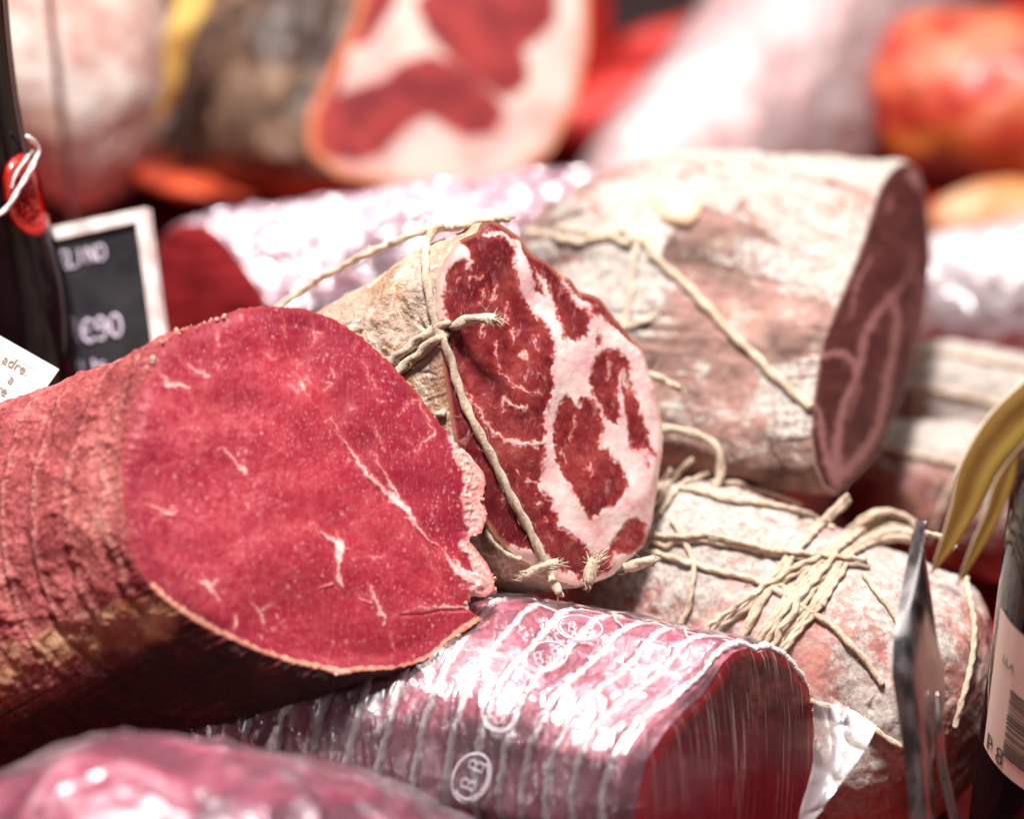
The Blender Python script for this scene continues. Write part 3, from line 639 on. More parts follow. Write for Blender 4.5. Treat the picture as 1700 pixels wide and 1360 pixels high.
T([(806, 880), (822, 902), (842, 918), (864, 928)], th=tB, bv=bvB, r=rB * .55, mat=TW, fuzz=12, seed=12)

# ============================================================ C: large mould covered coppa with dark cut end
Z3 = (850, 180, 2.03)
C_out = zz([(1300, 190), (1335, 178), (1368, 205), (1386, 265), (1400, 330), (1407, 420), (1413, 500), (1402, 600), (1388, 700), (1370, 800), (1330, 930), (1282, 1060), (1230, 1170), (1155, 1250), (1092, 1305), (1050, 1275), (1018, 1200), (1006, 1100), (1012, 1000), (1024, 900), (1045, 780), (1090, 670), (1145, 540), (1185, 430), (1210, 340), (1240, 260), (1270, 215)], *Z3)
C_ = Log(C_out, (1452, 540), .865, (.86, .10, .50), (-.91, .085, -.32), .140,
        [(0, 1), (.05, 1.04), (.2, 1.12), (.45, 1.15), (.7, 1.06), (.88, .76), (1, .25)], N=520, Mr=280, smooth=2, blend=.5, squash=(1.0, 1.0), jit=1.5)
G = C_.G
thg = C_.th[None] * C_.R
crs = np.exp(-((((thg + .002 * fbm(G, 40, 2)) % .030) - .015) / .0016) ** 2)           # long creases of the casing
wrk = np.clip(ridged(G * np.array([1, 1, 1.]), 42, 3, 2) - 1.0, 0, 1)
endw = sstep(.075, .12, C_.t)[:, None]
h = .0024 * fbm(G, 24, 3, 8) - .0012 * crs * (.3 + .7 * (fbm(G, 10, 2) > 0)) - .0022 * wrk + .0008 * fbm(G, 150, 4, 9) + endw * .002 * np.cos(C_.th[None] * 17 + 3 * fbm(G, 20, 2))
h = h * sstep(0, .005, C_.t)[:, None]
gC = displace(G, C_.nrm, h)
tC = Thing('coppa', 'thick mould covered coppa with a narrow dark brown cut end, behind the tied half coppa', 'coppa', base_of(gC))
mC = m_mould('mouldy_casing', [(.10, .055, .042), (.22, .125, .10), (.33, .175, .145), (.44, .33, .27)], 1.25, .56, 3, warm=.22)
me = C_.mesh('casing', tC.base, gC)
rel = G - CAM; dz = rel @ FW; PX = 850 + rel @ RT / dz * FPX; PY = 680 - rel @ UP / dz * FPX
pd = np.minimum(sd_poly(PX, PY, [(1150, 470), (1240, 465), (1300, 490), (1370, 520), (1350, 600), (1320, 650), (1240, 640), (1170, 600), (1140, 540)]), sd_poly(PX, PY, [(1090, 370), (1180, 360), (1230, 380), (1160, 420), (1130, 470), (1090, 450)])) + 45 * fbm(G, 45, 3, 5)
patC = np.where(C_.nrm @ FW < 0, 1 - sstep(-25, 25, pd), 0)
upf = np.clip(C_.nrm @ np.array([-.1, .15, 1.]), -1, 1)
attr(me, 'lift', np.append((.10 * fbm(G, 25, 2) + .42 * upf - .3 * crs - .2 * wrk - .42 * patC).ravel(), 0))
bodyC = link('casing', me, tC, mC)
VC = [zz(l, *Z3) for l in [[(1340, 520, 1), (1300, 600, 2), (1255, 645, 6), (1205, 700, 6), (1168, 770, 6), (1155, 850, 7), (1135, 930, 6), (1104, 1000, 6), (1088, 1080, 7), (1082, 1160, 9), (1092, 1260, 12)],
 [(1262, 640, 4), (1282, 720, 7), (1272, 810, 7), (1252, 900, 8), (1243, 990, 8), (1226, 1080, 8), (1180, 1160, 9), (1120, 1230, 12)], [(1050, 830, 6), (1100, 828, 6), (1134, 865, 5), (1136, 920, 4)], [(1022, 1000, 3), (1036, 1090, 5), (1050, 1170, 6), (1080, 1240, 10)],
 [(1340, 225, 8), (1362, 265, 5)], [(1270, 300, 1), (1260, 350, 2)], [(1200, 500, 1), (1150, 600, 2), (1130, 700, 1)], [(1385, 560, 2), (1370, 700, 3), (1340, 850, 3)], [(1330, 480, 1), (1350, 600, 2), (1320, 760, 1)], [(1150, 940, 2), (1120, 1060, 1)]]]
me, X, Y = C_.face('cut_face', tC.base, rings=110, dome=.002)
q = np.stack([X / 100, Y / 100, X * 0], -1)
attr(me, 'fat', many(X + 4 * perlin(q * 8), Y + 4 * perlin(q * 8 + 9), VC)); attr(me, 'edge', -sd_poly(X, Y, C_.px[::3]))
b = NB('dried_cut_face'); pv = b.at('pv', True)
mid = b.noise(pv, 5, 5, .65, .5)
c = b.ramp(b.add(b.mul(b.noise(pv, 1.6, 2), .5), b.mul(mid, .5)), [(.35, (.060, .014, .012)), (.5, (.10, .027, .022)), (.66, (.16, .052, .044))])
c = b.mix(b.mul(b.ss(b.noise(b.map(pv, (8, 2, 1), rot=(0, 0, .3)), 1.2, 5, .7, 1), .58, .72), .4), c, (.36, .17, .15))
fd = b.add(b.at('fat'), b.mul(b.add(b.noise(pv, 12, 3, .7), -.5), 8))
c = b.mix(b.ss(fd, -6, 5, .85, 0), c, (.47, .22, .20))
c = b.mix(b.ss(b.at('edge'), 0, 5, .8, 0), c, (.55, .38, .30))
b.pbr(c, .62, b.bump(mid, .0008, .6), sss=.1, spec=.3)
faceC = link('cut_face', me, tC, b.m)
bvC = bvh_of(bodyC)
rC = .00115
T([(1045, 398), (1072, 405), (1090, 432), (1122, 462), (1160, 500), (1200, 542), (1250, 590), (1300, 640), (1346, 680)], th=tC, bv=bvC, r=rC * 1.3, mat=TW, fuzz=30, seed=21, dd=.86)
T([(880, 385), (920, 396), (965, 404), (1010, 396), (1050, 408)], th=tC, bv=bvC, r=rC * 1.2, mat=TW, fuzz=10, seed=22, dd=.9)
T([(1040, 545), (1070, 535), (1096, 525)], th=tC, bv=bvC, r=rC, mat=TW, fuzz=10, seed=23, dd=.88)
T([(930, 375), (950, 386), (990, 392), (1040, 388)], th=tC, bv=bvC, r=rC, mat=TW, fuzz=10, seed=24, dd=.9)
T([(1030, 560), (1048, 500), (1052, 440), (1060, 400)], th=tC, bv=bvC, r=rC, mat=TW, fuzz=10, seed=25, dd=.9)
# small folded flap of dry casing
pp = [(1086, 333), (1122, 326), (1165, 330), (1158, 362), (1142, 376), (1100, 366)]
cc3 = hit(bvC, 1125, 350, .002); ring = [hit(bvC, x, y, .0026) for x, y in pp]
V = [cc3 + (cc3 - CAM) * -.002] + ring + [hit(bvC, x + (1125 - x) * -.1, y + (350 - y) * -.1, .0002) for x, y in pp]
F = [[0, 1 + i, 1 + (i + 1) % 6] for i in range(6)] + [[1 + i, 7 + i, 7 + (i + 1) % 6, 1 + (i + 1) % 6] for i in range(6)]
link('casing_flap', raw_mesh('casing_flap', np.array(V), F, tC.base), tC, m_plain('dry_skin', (.74, .50, .34), .6, sss=.2))

# ============================================================ D: wrapped netted beef, front centre
Z4 = (400, 960, 1.574)
D_out = zz([(1290, 193), (1325, 183), (1348, 196), (1375, 188), (1402, 196), (1430, 216), (1460, 258), (1484, 290), (1494, 350), (1500, 420), (1495, 520), (1478, 610)], *Z4) + [(1318, 1395), (1280, 1440), (1220, 1465), (1150, 1462), (1090, 1430), (1058, 1385), (1055, 1345)] + zz([(1040, 560), (1060, 480), (1085, 435), (1110, 400), (1145, 362), (1180, 330), (1210, 300), (1232, 268), (1258, 222)], *Z4)
D = Log(D_out, (1215, 1270), .722, (.74, -.03, .67), (-.92, .11, -.30), .30,
        [(0, 1), (.03, 1.02), (.12, 1.05), (.4, 1.06), (.75, 1.0), (.93, .7), (1, .2)], N=620, Mr=420, smooth=3, blend=.3, squash=(1.0, 1.05))
G = D.G
pitch = .0108
tq = D.t[:, None] + .0016 * fbm(G, 30, 2, 4) + .004 * np.cos(D.th - 1)[None]
ph = (tq / pitch) % 1 - .5
groove = np.exp(-(ph / .11) ** 2)
h = .0013 * (1 - groove) - .0006 + .0018 * fbm(G, 22, 3, 12) + .0004 * fbm(G, 120, 3, 3)
h = h * sstep(0, .008, D.t)[:, None]
gD = displace(G, D.nrm, h)
tD = Thing('wrapped_beef', 'netted cured beef in shiny clear wrap with a smooth dark red cut end, front centre', 'cured beef', base_of(gD))
b = NB('netted_beef_surface'); o = b.obj()
c = b.ramp(b.noise(o, 50, 5, .65, .6), [(.34, (.16, .014, .040)), (.48, (.34, .045, .085)), (.60, (.55, .18, .23)), (.72, (.74, .46, .48))])
c = b.mix(b.mul(b.ss(b.noise(o, 300, 3, .7), .55, .7), .4), c, (.80, .58, .60))
b.pbr(c, .5, b.bump(b.noise(o, 260, 4, .7), .0008, .7), sss=.15)
me = D.mesh('meat', tD.base, gD); bodyD = link('meat', me, tD, b.m)
me, X, Y = D.face('cut_face', tD.base, rings=110, dome=.0015)
attr(me, 'edge', -sd_poly(X, Y, D.px[::3]) + 7 * perlin(np.stack([X / 22, Y / 22, X * 0], -1)))
b = NB('wrapped_cut_face'); pv = b.at('pv', True); sp = b.sep(pv)
st = b.noise(b.map(pv, (40, .45, 1)), 1, 4, .7); st2 = b.noise(b.map(pv, (16, .3, 1)), 1, 3, .6)
c = b.ramp(b.add(b.mul(b.noise(pv, 1.8, 3), .5), b.mul(b.noise(pv, 9, 5, .7), .5)), [(.36, (.025, .002, .003)), (.50, (.060, .006, .008)), (.64, (.16, .04, .035))])
c = b.mix(b.mul(b.ss(sp[1], 11.5, 13.4), .55), c, (.26, .012, .028))
c = b.mix(b.ss(b.at('edge'), 0, 22, .85, 0), c, (.27, .014, .018))
b.pbr(c, .4, b.bump(b.add(st, st2), .0004, .5), spec=.3, sss=.1)
faceD = link('cut_face', me, tD, b.m)
# the netting: rings of white elastic and the strings that join them
b = NB('white_netting'); o = b.obj(); b.pbr(b.ramp(b.noise(o, 400, 3), [(.35, (.62, .50, .47)), (.6, (.86, .80, .78))]), .8, b.bump(b.noise(o, 1500, 2), .0006)); NET = b.m
parts = []
for k in range(1, 30):
    row = []
    for j in range(0, D.N, 6):
        t0 = k * pitch - .5 * pitch * 1.0
        col_t = tq[:, j]
        i = int(np.argmin(np.abs(col_t - t0)))
        row.append(gD[i, j] + D.nrm[i, j] * .0007)
    row = np.array(row + row[:2]); 
    if abs(tq[:, 0].max() - k * pitch) < .02: continue
    v, f, _ = tube_geo(row, .0013, 8, 2, .004, rough=.5, seed=k, step=.0012); parts.append((v, f))
for j in range(10, 11):
    row = np.array([gD[i, int(j + 10 * math.sin(i / 6.0)) % D.N] + D.nrm[i, j] * .0008 for i in range(8, 400, 4)])
    v, f, _ = tube_geo(row, .0004, 6, rough=.3, seed=j); parts.append((v, f))
V, F = merge(parts); link('netting', raw_mesh('netting', V, F, tD.base), tD, NET)
# the film: bridges the grooves and crumples between them
Gf = G; hf = .0026 + .0018 * fbm(G, 22, 3, 12)
SK = np.array([1.0, 1.0, 1.0])
tv = np.stack([np.broadcast_to(thg_ := D.th[None] * D.R, G.shape[:2]), np.broadcast_to(D.t[:, None], G.shape[:2]), np.zeros(G.shape[:2])], -1)
cr = ridged(np.stack([tv[..., 0] * .8 + .35 * tv[..., 1], tv[..., 1] * 2.2 - .5 * tv[..., 0], tv[..., 2]], -1) + .004 * fbm(G, 50, 2)[..., None], 48, 2, 5)
hf = hf + .0006 * (cr - .7) - .0006 * groove
hf = hf * sstep(-.002, .006, D.t)[:, None] + .0003
gF = displace(G, D.nrm, np.maximum(hf, h + .0003))
me = D.mesh('plastic_wrap', tD.base, gF); filmD = link('plastic_wrap', me, tD, m_film('clear_wrap', .025, 32, .13, base=.12, crease=.36, cr=.0014, stretch=(1.8, .7, .7)))
# film stretched over the cut end, drawn into upright pleats
b = NB('stretched_wrap'); pv = b.at('pv', True)
s1 = b.noise(b.map(pv, (22, .35, 1)), 1, 4, .75); 
nrm = b.bump(s1, .0012, .8)
line = b.mul(b.ss(b.noise(b.map(pv, (20, .35, 1)), 1, 3, .7), .53, .68), b.ss(b.sep(pv)[1], 11.0, 14.0, 1, .25))
g = b.n('ShaderNodeBsdfGlossy'); b.put(g.inputs['Roughness'], .12); b.put(g.inputs['Normal'], nrm); tr = b.n('ShaderNodeBsdfTransparent')
m1 = b.n('ShaderNodeMixShader'); b.put(m1.inputs[0], .05); b.t.links.new(tr.outputs[0], m1.inputs[1]); b.t.links.new(g.outputs[0], m1.inputs[2])
d_ = b.n('ShaderNodeBsdfDiffuse'); b.put(d_.inputs[0], (.8, .62, .55)); m2 = b.n('ShaderNodeMixShader'); b.put(m2.inputs[0], b.mul(line, .30)); b.t.links.new(m1.outputs[0], m2.inputs[1]); b.t.links.new(d_.outputs[0], m2.inputs[2])
b.surf(m2.outputs[0])
me, X, Y = D.face('end_wrap', tD.base, rings=60, dome=.0035, lift=.0008, inset=1.0); link('end_wrap', me, tD, b.m)
# printed marks on the wrap: ovals with letters
bvD = bvh_of(filmD); marks = []
def stroke(pts, r=.00035, closed=False):
    p = np.array([q for q in (hit(bvD, x, y, .0003) for x, y in pts) if q is not None])
    if len(p) > 3: v, f, _ = tube_geo(p, r, 5, step=.0006); marks.append((v, f))
def glyph(ch, cx, cy, s, ang, sk):
    G_ = {'B': [[(0, 0), (0, 1), (.6, 1), (.7, .78), (.6, .55), (0, .52)], [(.5, .52), (.75, .35), (.7, .05), (0, 0)]], '5': [[(.7, 1), (.05, 1), (.05, .6), (.55, .6), (.72, .3), (.5, 0), (0, .05)]], '.': [[(0, 0), (.08, .05), (.1, .1), (.02, .08)]]}[ch]
    for st_ in G_:
        pts = []
        for (x0, y0), (x1, y1) in zip(st_[:-1], st_[1:]):
            for t in np.linspace(0, 1, 4): 
                x = (x0 + (x1 - x0) * t) * s * .8; y = -(y0 + (y1 - y0) * t - .5) * s
                pts.append((cx + x * math.cos(ang) - y * math.sin(ang) * sk, cy + x * math.sin(ang) + y * math.cos(ang)))
        stroke(pts, .00013)
for cx, cy, a_, b_, ang in [(962, 1044, 38, 20, .12), (905, 1092, 38, 24, -.25), (830, 1186, 30, 30, -.7), (783, 1292, 42, 30, -1.15)]:
    pts = [(cx + a_ * math.cos(t) * math.cos(ang) - b_ * math.sin(t) * math.sin(ang), cy + a_ * math.cos(t) * math.sin(ang) + b_ * math.sin(t) * math.cos(ang)) for t in np.linspace(0, 2 * math.pi, 50)]
    stroke(pts, .0002)
    stroke([(cx + (x - cx) * .86, cy + (y - cy) * .86) for x, y in pts[4:30]], .0002)
    for k, ch in enumerate('B.B'): 
        u = (-.45 + k * .4) * a_
        glyph(ch, cx + u * math.cos(ang), cy + u * math.sin(ang), b_ * .8, ang, 1)
V, F = merge(marks); link('printed_marks', raw_mesh('printed_marks', V, F, tD.base), tD, m_plain('white_print', (.85, .8, .84), .4))
# loose film tail on the right of the end
ctrl = [[(1352, 1140, .725), (1400, 1172, .722), (1456, 1208, .716)], [(1350, 1200, .722), (1395, 1225, .716), (1440, 1240, .712)], [(1345, 1280, .716), (1378, 1288, .710), (1405, 1292, .708)], [(1325, 1370, .706), (1340, 1365, .704), (1362, 1350, .703)], [(1300, 1440, .70), (1312, 1430, .699), (1325, 1415, .698)]]
gr = np.array([[P(*q) for q in r_] for r_ in ctrl]); 
g2 = np.stack([spline(r_, 60) for r_ in gr]); g3 = np.stack([spline(g2[:, k], 90) for k in range(60)], 1)
nn = gridnormals(g3, False); g3 = g3 + nn * (.0006 * (ridged(g3 * np.array([1, 1, .5]), 45, 2, 3) - .8) + .0012 * fbm(g3, 35, 2))[..., None]
g4 = np.concatenate([g3, (g3 - nn * .00015)[:, ::-1]], 1)
me = raw_mesh('wrap_tail', g4.reshape(-1, 3), gridfaces(90, 120), tD.base); link('wrap_tail', me, tD, m_film('clear_wrap_tail', .04, 30, .14, base=.05, crease=.12, cr=.0006, white=(.86, .72, .72)))

# ============================================================ E: wrapped joint at the very front left
E = Loaf([(-160, 1715, .64), (100, 1640, .645), (340, 1645, .655), (620, 1715, .67), (940, 1820, .69)], [(0, .052), (.3, .064), (.6, .066), (1, .056)], [(0, .05), (.5, .062), (1, .045)], N=420, Mr=300, cap=.3)
hE = .0026 * fbm(E.G, 20, 3, 3) + .0007 * fbm(E.G, 90, 3, 4)
gE = displace(E.G, E.nrm, hE)
tE = Thing('wrapped_joint', 'purplish wrapped joint in the bottom left corner, under the largest lean beef joint', 'cured meat', base_of(gE))
b = NB('purple_meat'); o = b.obj()
c = b.ramp(b.noise(o, 30, 5, .6, .8), [(.36, (.05, .003, .014)), (.48, (.15, .008, .034)), (.58, (.30, .04, .085)), (.70, (.55, .28, .32))])
c = b.mix(b.mul(b.ss(b.noise(b.vadd(o, (2, 0, 0)), 16, 3, .5) , .64, .76), .6), c, (.70, .52, .50))
b.pbr(c, .4, b.bump(b.noise(o, 120, 3), .001, .5), sss=.15, coat=.3)
link('meat', E.mesh('meat', tE.base, gE), tE, b.m)
gEf = displace(E.G, E.nrm, hE + .0012 + .0012 * ridged(E.G, 38, 3, 2))
link('plastic_wrap', E.mesh('plastic_wrap', tE.base, gEf), tE, m_film('clear_wrap_front', .02, 30, .2, base=.04, crease=.08, cr=.003))

# ============================================================ F: trussed mould covered piece, lower right
Fl = Loaf([(1000, 905, .835), (1120, 985, .82), (1260, 1070, .81), (1420, 1150, .80), (1560, 1210, .79), (1640, 1240, .785)],
          [(0, .030), (.25, .043), (.55, .048), (.85, .046), (1, .040)], [(0, .035), (.3, .045), (.7, .050), (1, .045)], N=460, Mr=420, cap=.2, p=2.2)
G = Fl.G
wF = np.clip(ridged(G, 32, 3, 21) - 1.0, 0, 1)
hF = .004 * fbm(G, 16, 3, 15) - .0022 * wF + .0006 * fbm(G, 150, 4, 6)
gFl = displace(G, Fl.nrm, hF)
tF = Thing('trussed_coppa', 'pink and white mouldy coppa trussed with many twine loops, behind the steel blade', 'cured meat', base_of(gFl))
mF = m_mould('pink_mouldy_casing', [(.26, .09, .075), (.42, .17, .14), (.52, .31, .27), (.58, .44, .38)], 1.3, .47, 9, warm=.25)
me = Fl.mesh('casing', tF.base, gFl); attr(me, 'lift', np.append((.12 * fbm(G, 25, 2) - .25 * wF + .16 * (Fl.nrm[..., 2])).ravel(), 0)); bodyF = link('casing', me, tF, mF)
bvF = bvh_of(bodyF); Z5 = (1000, 680, 3.036)
TF = [[(240, 640), (330, 655), (480, 650), (600, 670), (750, 700), (900, 740), (1100, 765), (1320, 795)], [(400, 410), (500, 430), (620, 470), (800, 490), (950, 520), (1080, 560), (1150, 610)],
 [(350, 560), (400, 640), (440, 720), (462, 800), (455, 900), (440, 1000), (390, 1100)], [(230, 720), (400, 770), (540, 810), (700, 850), (820, 890), (940, 965)], [(1240, 430), (1150, 520), (1080, 590), (980, 700), (900, 800), (830, 900), (760, 1040), (700, 1150)],
 [(1600, 640), (1560, 560), (1450, 515), (1350, 540), (1260, 620), (1180, 710), (1100, 780), (1000, 900), (900, 1020), (830, 1120), (780, 1190)], [(1600, 650), (1540, 580), (1450, 560), (1370, 590), (1290, 650), (1210, 720), (1120, 820), (1040, 930), (950, 1050), (850, 1190)],
 [(1580, 620), (1480, 600), (1390, 620), (1320, 660), (1240, 720), (1180, 830), (1080, 990), (980, 1120), (900, 1220)], [(1560, 650), (1460, 640), (1350, 670), (1250, 710), (1130, 730)], [(530, 1120), (640, 1040), (760, 960), (880, 880), (980, 820), (1100, 770)],
 [(1310, 840), (1380, 930), (1440, 1010), (1490, 1090)], [(1070, 1040), (1170, 1100), (1250, 1190), (1330, 1270), (1420, 1400)], [(260, 500), (280, 490), (330, 400), (400, 300), (460, 250)], [(290, 540), (370, 430), (450, 360), (540, 320)], [(270, 440), (320, 350), (350, 300)], [(380, 640), (330, 700), (250, 660)],
 [(1580, 620), (1700, 640), (1780, 700)], [(1820, 860), (1860, 1100), (1840, 1300), (1760, 1600)], [(900, 900), (960, 970), (1070, 1040)], [(1180, 800), (1140, 900), (1110, 1000)], [(1000, 1450), (1150, 1500), (1300, 1560), (1500, 1700)], [(700, 1250), (850, 1330), (1000, 1440)], [(550, 380), (760, 400), (900, 440), (1000, 480)]]
for k in (5, 6, 7, 8, 4, 9, 0): TF.append([(x + 14 + 5 * math.sin(x / 90 + k), y + 16 + 8 * math.sin(y / 70 + 2 * k)) for x, y in TF[k]])
for k in (5, 7): TF.append([(x - 16 + 5 * math.sin(x / 60 + k), y - 10 + 8 * math.sin(y / 50 + k)) for x, y in TF[k]])
rg = np.random.RandomState(5)
for k, l in enumerate(TF): T(zz(l, *Z5), th=tF, bv=bvF, r=.00098 * rg.uniform(.85, 1.1), mat=TW, fuzz=25, seed=40 + k, dd=.77, off=.0012 + .0018 * (k in (0, 6, 9)))

# ============================================================ G: two tied pieces at the right behind
def loaf_thing(name, label, cat, lf, mat, disp, twl=(), part='casing', group=None, lift=.3, r=.0012, dd=.95, seed=60):
    g = displace(lf.G, lf.nrm, disp(lf.G)); t = Thing(name, label, cat, base_of(g), group)
    me = lf.mesh(part, t.base, g); attr(me, 'lift', np.append((.1 * fbm(lf.G, 25, 2) + lift * lf.nrm[..., 2]).ravel(), 0)); o = link(part, me, t, mat)
    if twl:
        bv = bvh_of(o)
        for k, l in enumerate(twl): T(l, th=t, bv=bv, r=r, mat=TW, fuzz=8, seed=seed + k, dd=dd)
    return t, o, g
dG = lambda G: .003 * fbm(G, 18, 3, 3) - .002 * np.clip(ridged(G, 34, 3, 4) - 1, 0, 1) + .0006 * fbm(G, 140, 3)
mG = m_mould('pale_pink_casing', [(.34, .12, .10), (.48, .22, .19), (.62, .38, .34), (.72, .52, .48)], 1.0, .47, 15, warm=.15)
G1 = Loaf([(1440, 655, .965), (1560, 668, .96), (1700, 700, .955), (1860, 740, .95), (1960, 770, .95)], [(0, .022), (.4, .024), (1, .022)], [(0, .022), (.5, .024), (1, .022)], N=240, Mr=240, cap=.2)
loaf_thing('tied_salami', 'pale pink cured piece tied with twine, right of the narrow dark brown cut end', 'cured meat', G1, mG, dG,
           [[(1500, 585), (1560, 588), (1620, 598), (1700, 612), (1720, 616)], [(1490, 640), (1560, 650), (1640, 668), (1710, 690)], [(1540, 570), (1530, 620), (1520, 680), (1530, 730)]], seed=61)
G2 = Loaf([(1380, 800, .93), (1500, 800, .925), (1640, 830, .91), (1800, 870, .90), (1900, 900, .90)], [(0, .022), (.4, .028), (1, .026)], [(0, .022), (.5, .028), (1, .022)], N=240, Mr=240, cap=.2)
loaf_thing('tied_salami', 'shadowed greyish cured piece with a slanting twine strand, under the pale tied piece', 'cured meat', G2, m_mould('dark_pink_casing', [(.10, .03, .03), (.24, .07, .06), (.40, .17, .15), (.5, .30, .27)], 1.0, .56, 23), dG,
           [[(1690, 690), (1650, 730), (1610, 770), (1580, 810), (1560, 860), (1545, 900)], [(1460, 745), (1540, 760), (1620, 780), (1700, 800)], [(1650, 800), (1700, 830)]], seed=65)

# ============================================================ H: wrapped piece behind the tied coppa
H_out = [(268, 395), (300, 372), (340, 372), (375, 400), (405, 440), (435, 480), (450, 520), (430, 560), (380, 580), (320, 585), (280, 560), (262, 500), (258, 440)]
H = Log(H_out, (345, 478), .965, (-.55, -.10, .83), (.93, .17, -.22), .185, [(0, 1), (.1, 1.08), (.5, 1.12), (.8, 1.0), (.94, .7), (1, .2)], N=400, Mr=300, smooth=3, blend=.4)
hH = .002 * fbm(H.G, 20, 3, 31)
gH = displace(H.G, H.nrm, hH * sstep(0, .006, H.t)[:, None])
tH = Thing('wrapped_joint', 'whitish wrapped joint with a glossy dark red end, right of the chalkboard sign', 'cured meat', base_of(gH))
b = NB('wrapped_pink_meat'); o = b.obj()
c = b.ramp(b.noise(o, 24, 4, .6, .6), [(.36, (.30, .03, .07)), (.48, (.52, .20, .26)), (.60, (.74, .55, .60))])
b.pbr(c, .4, None, sss=.1)
link('meat', H.mesh('meat', tH.base, gH), tH, b.m)
me, X, Y = H.face('cut_face', tH.base, rings=50, dome=.003)
b = NB('glossy_red_end'); pv = b.at('pv', True)
b.pbr(b.ramp(b.noise(b.map(pv, (1, 3, 1)), 1.6, 4), [(.35, (.13, .008, .010)), (.65, (.30, .022, .024))]), .3, None, coat=.4, sss=.1); link('cut_face', me, tH, b.m)
crH = ridged(H.G * np.array([1, 1.4, 1]) + .004 * fbm(H.G, 40, 2)[..., None], 55, 3, 7)
gHf = displace(H.G, H.nrm, np.maximum(hH + .0012 + .0020 * (crH - .6), hH + .0002))
link('plastic_wrap', H.mesh('plastic_wrap', tH.base, gHf), tH, m_film('clear_wrap_back', .16, 48, .10, base=.16, crease=.45, cr=.002, white=(.70, .64, .71)))

# ============================================================ I: big pale mortadella like piece, top left
I = Loaf([(60, -140, 1.22), (90, 20, 1.19), (120, 180, 1.15), (130, 330, 1.13)], [(0, .060), (.5, .068), (.8, .06), (1, .045)], [(0, .045), (.4, .054), (.75, .046), (1, .03)], N=240, Mr=240, cap=.32, up=(0, 0, 1))
b = NB('powdery_pink_casing'); o = b.obj()
c = b.ramp(b.add(b.mul(b.noise(o, 16, 4, .6), .6), b.mul(b.noise(o, 90, 3, .6), .4)), [(.38, (.36, .15, .12)), (.47, (.48, .30, .25)), (.56, (.58, .50, .44))])
c = b.mix(b.mul(b.ss(b.noise(o, 22, 3), .6, .7), .5), c, (.56, .36, .20)); b.pbr(c, .8, b.bump(b.noise(o, 150, 4), .002), sss=.05)
loaf_thing('cured_sausage', 'big pale pink powdery cured sausage at the upper left behind the dark bottle', 'cured sausage', I, b.m, lambda G: .002 * fbm(G, 30, 3, 8))

# ============================================================ J: cut ham at the top
J_out = [(610, -60), (700, -130), (820, -150), (930, -110), (975, -20), (975, 80), (955, 170), (915, 250), (850, 300), (760, 320), (650, 310), (560, 290), (512, 250), (512, 190), (545, 120), (585, 40)]
J = Log(J_out, (740, 90), 1.12, (.22, .25, .94), (-.80, -.02, -.60), .20, [(0, 1), (.1, 1.04), (.5, .98), (.8, .8), (.95, .5), (1, .2)], N=380, Mr=220, smooth=4, blend=.5)
gJ = displace(J.G, J.nrm, (.004 * fbm(J.G, 14, 3, 5) + .001 * fbm(J.G, 90, 3)) * sstep(0, .01, J.t)[:, None])
tJ = Thing('ham', 'cut ham at the top, white fat and red muscle on its round face', 'ham', base_of(gJ))
def m_rind(name, seed=0):
    b = NB(name); o = b.map(b.obj(), loc=(seed, 0, 0))
    c = b.ramp(b.add(b.mul(b.noise(o, 22, 4, .6, .5), .65), b.mul(b.noise(o, 110, 3, .7), .35)), [(.38, (.010, .005, .003)), (.49, (.045, .022, .013)), (.58, (.16, .09, .055)), (.70, (.34, .23, .16))])
    c = b.mix(b.ss(b.at('lift'), -.02, -.22, 0, .9), c, (.42, .10, .018)); b.pbr(c, .5, b.bump(b.noise(o, 90, 4), .002), spec=.5); return b.m
me = J.mesh('rind', tJ.base, gJ); attr(me, 'lift', np.append((.3 * (J.nrm[..., 2]) + .1 * fbm(J.G, 20, 2)).ravel(), 0)); link('rind', me, tJ, m_rind('brown_rind'))
me, X, Y = J.face('cut_face', tJ.base, rings=90, dome=.004)
MJ = [[(520, 230), (540, 185), (590, 165), (640, 150), (670, 125), (710, 112), (750, 125), (790, 160), (820, 190), (810, 212), (770, 215), (730, 190), (700, 182), (660, 205), (625, 245), (590, 255), (540, 248)],
      [(705, 10), (740, -10), (790, 10), (830, 50), (850, 90), (860, 130), (840, 150), (800, 130), (760, 95), (720, 50)], [(800, -60), (860, -50), (905, -10), (905, 30), (870, 65), (830, 40), (800, 0)], [(600, -60), (640, -40), (640, 0), (600, 60), (560, 70), (560, 20)], [(520, 130), (560, 100), (545, 150)]]
d = np.full(X.shape, 1e9)
for l in MJ: d = np.minimum(d, sd_poly(X, Y, l))
attr(me, 'lean', d); attr(me, 'edge', -sd_poly(X, Y, J.px[::3]))
b = NB('ham_cut_face'); pv = b.at('pv', True)
fat = b.ramp(b.noise(pv, 1.2, 3), [(.35, (.50, .29, .25)), (.6, (.54, .43, .37))])
lean = b.ramp(b.noise(pv, 1.6, 4, .6), [(.35, (.13, .010, .013)), (.62, (.28, .030, .026))])
dd_ = b.add(b.at('lean'), b.mul(b.add(b.noise(pv, 4, 3), -.5), 12))
c = b.mix(b.ss(dd_, 12, 22, 1, 0), fat, lean); c = b.mix(b.ss(b.at('edge'), 4, 20, .85, 0), c, (.55, .16, .06)); b.pbr(c, .75, None, sss=.15, spec=.2)
link('cut_face', me, tJ, b.m)
J2 = Loaf([(250, -60, 1.30), (380, -20, 1.29), (520, 0, 1.28), (640, -20, 1.28)], [(0, .035), (.5, .045), (1, .035)], [(0, .035), (.5, .045), (1, .035)], N=160, Mr=160, cap=.3)
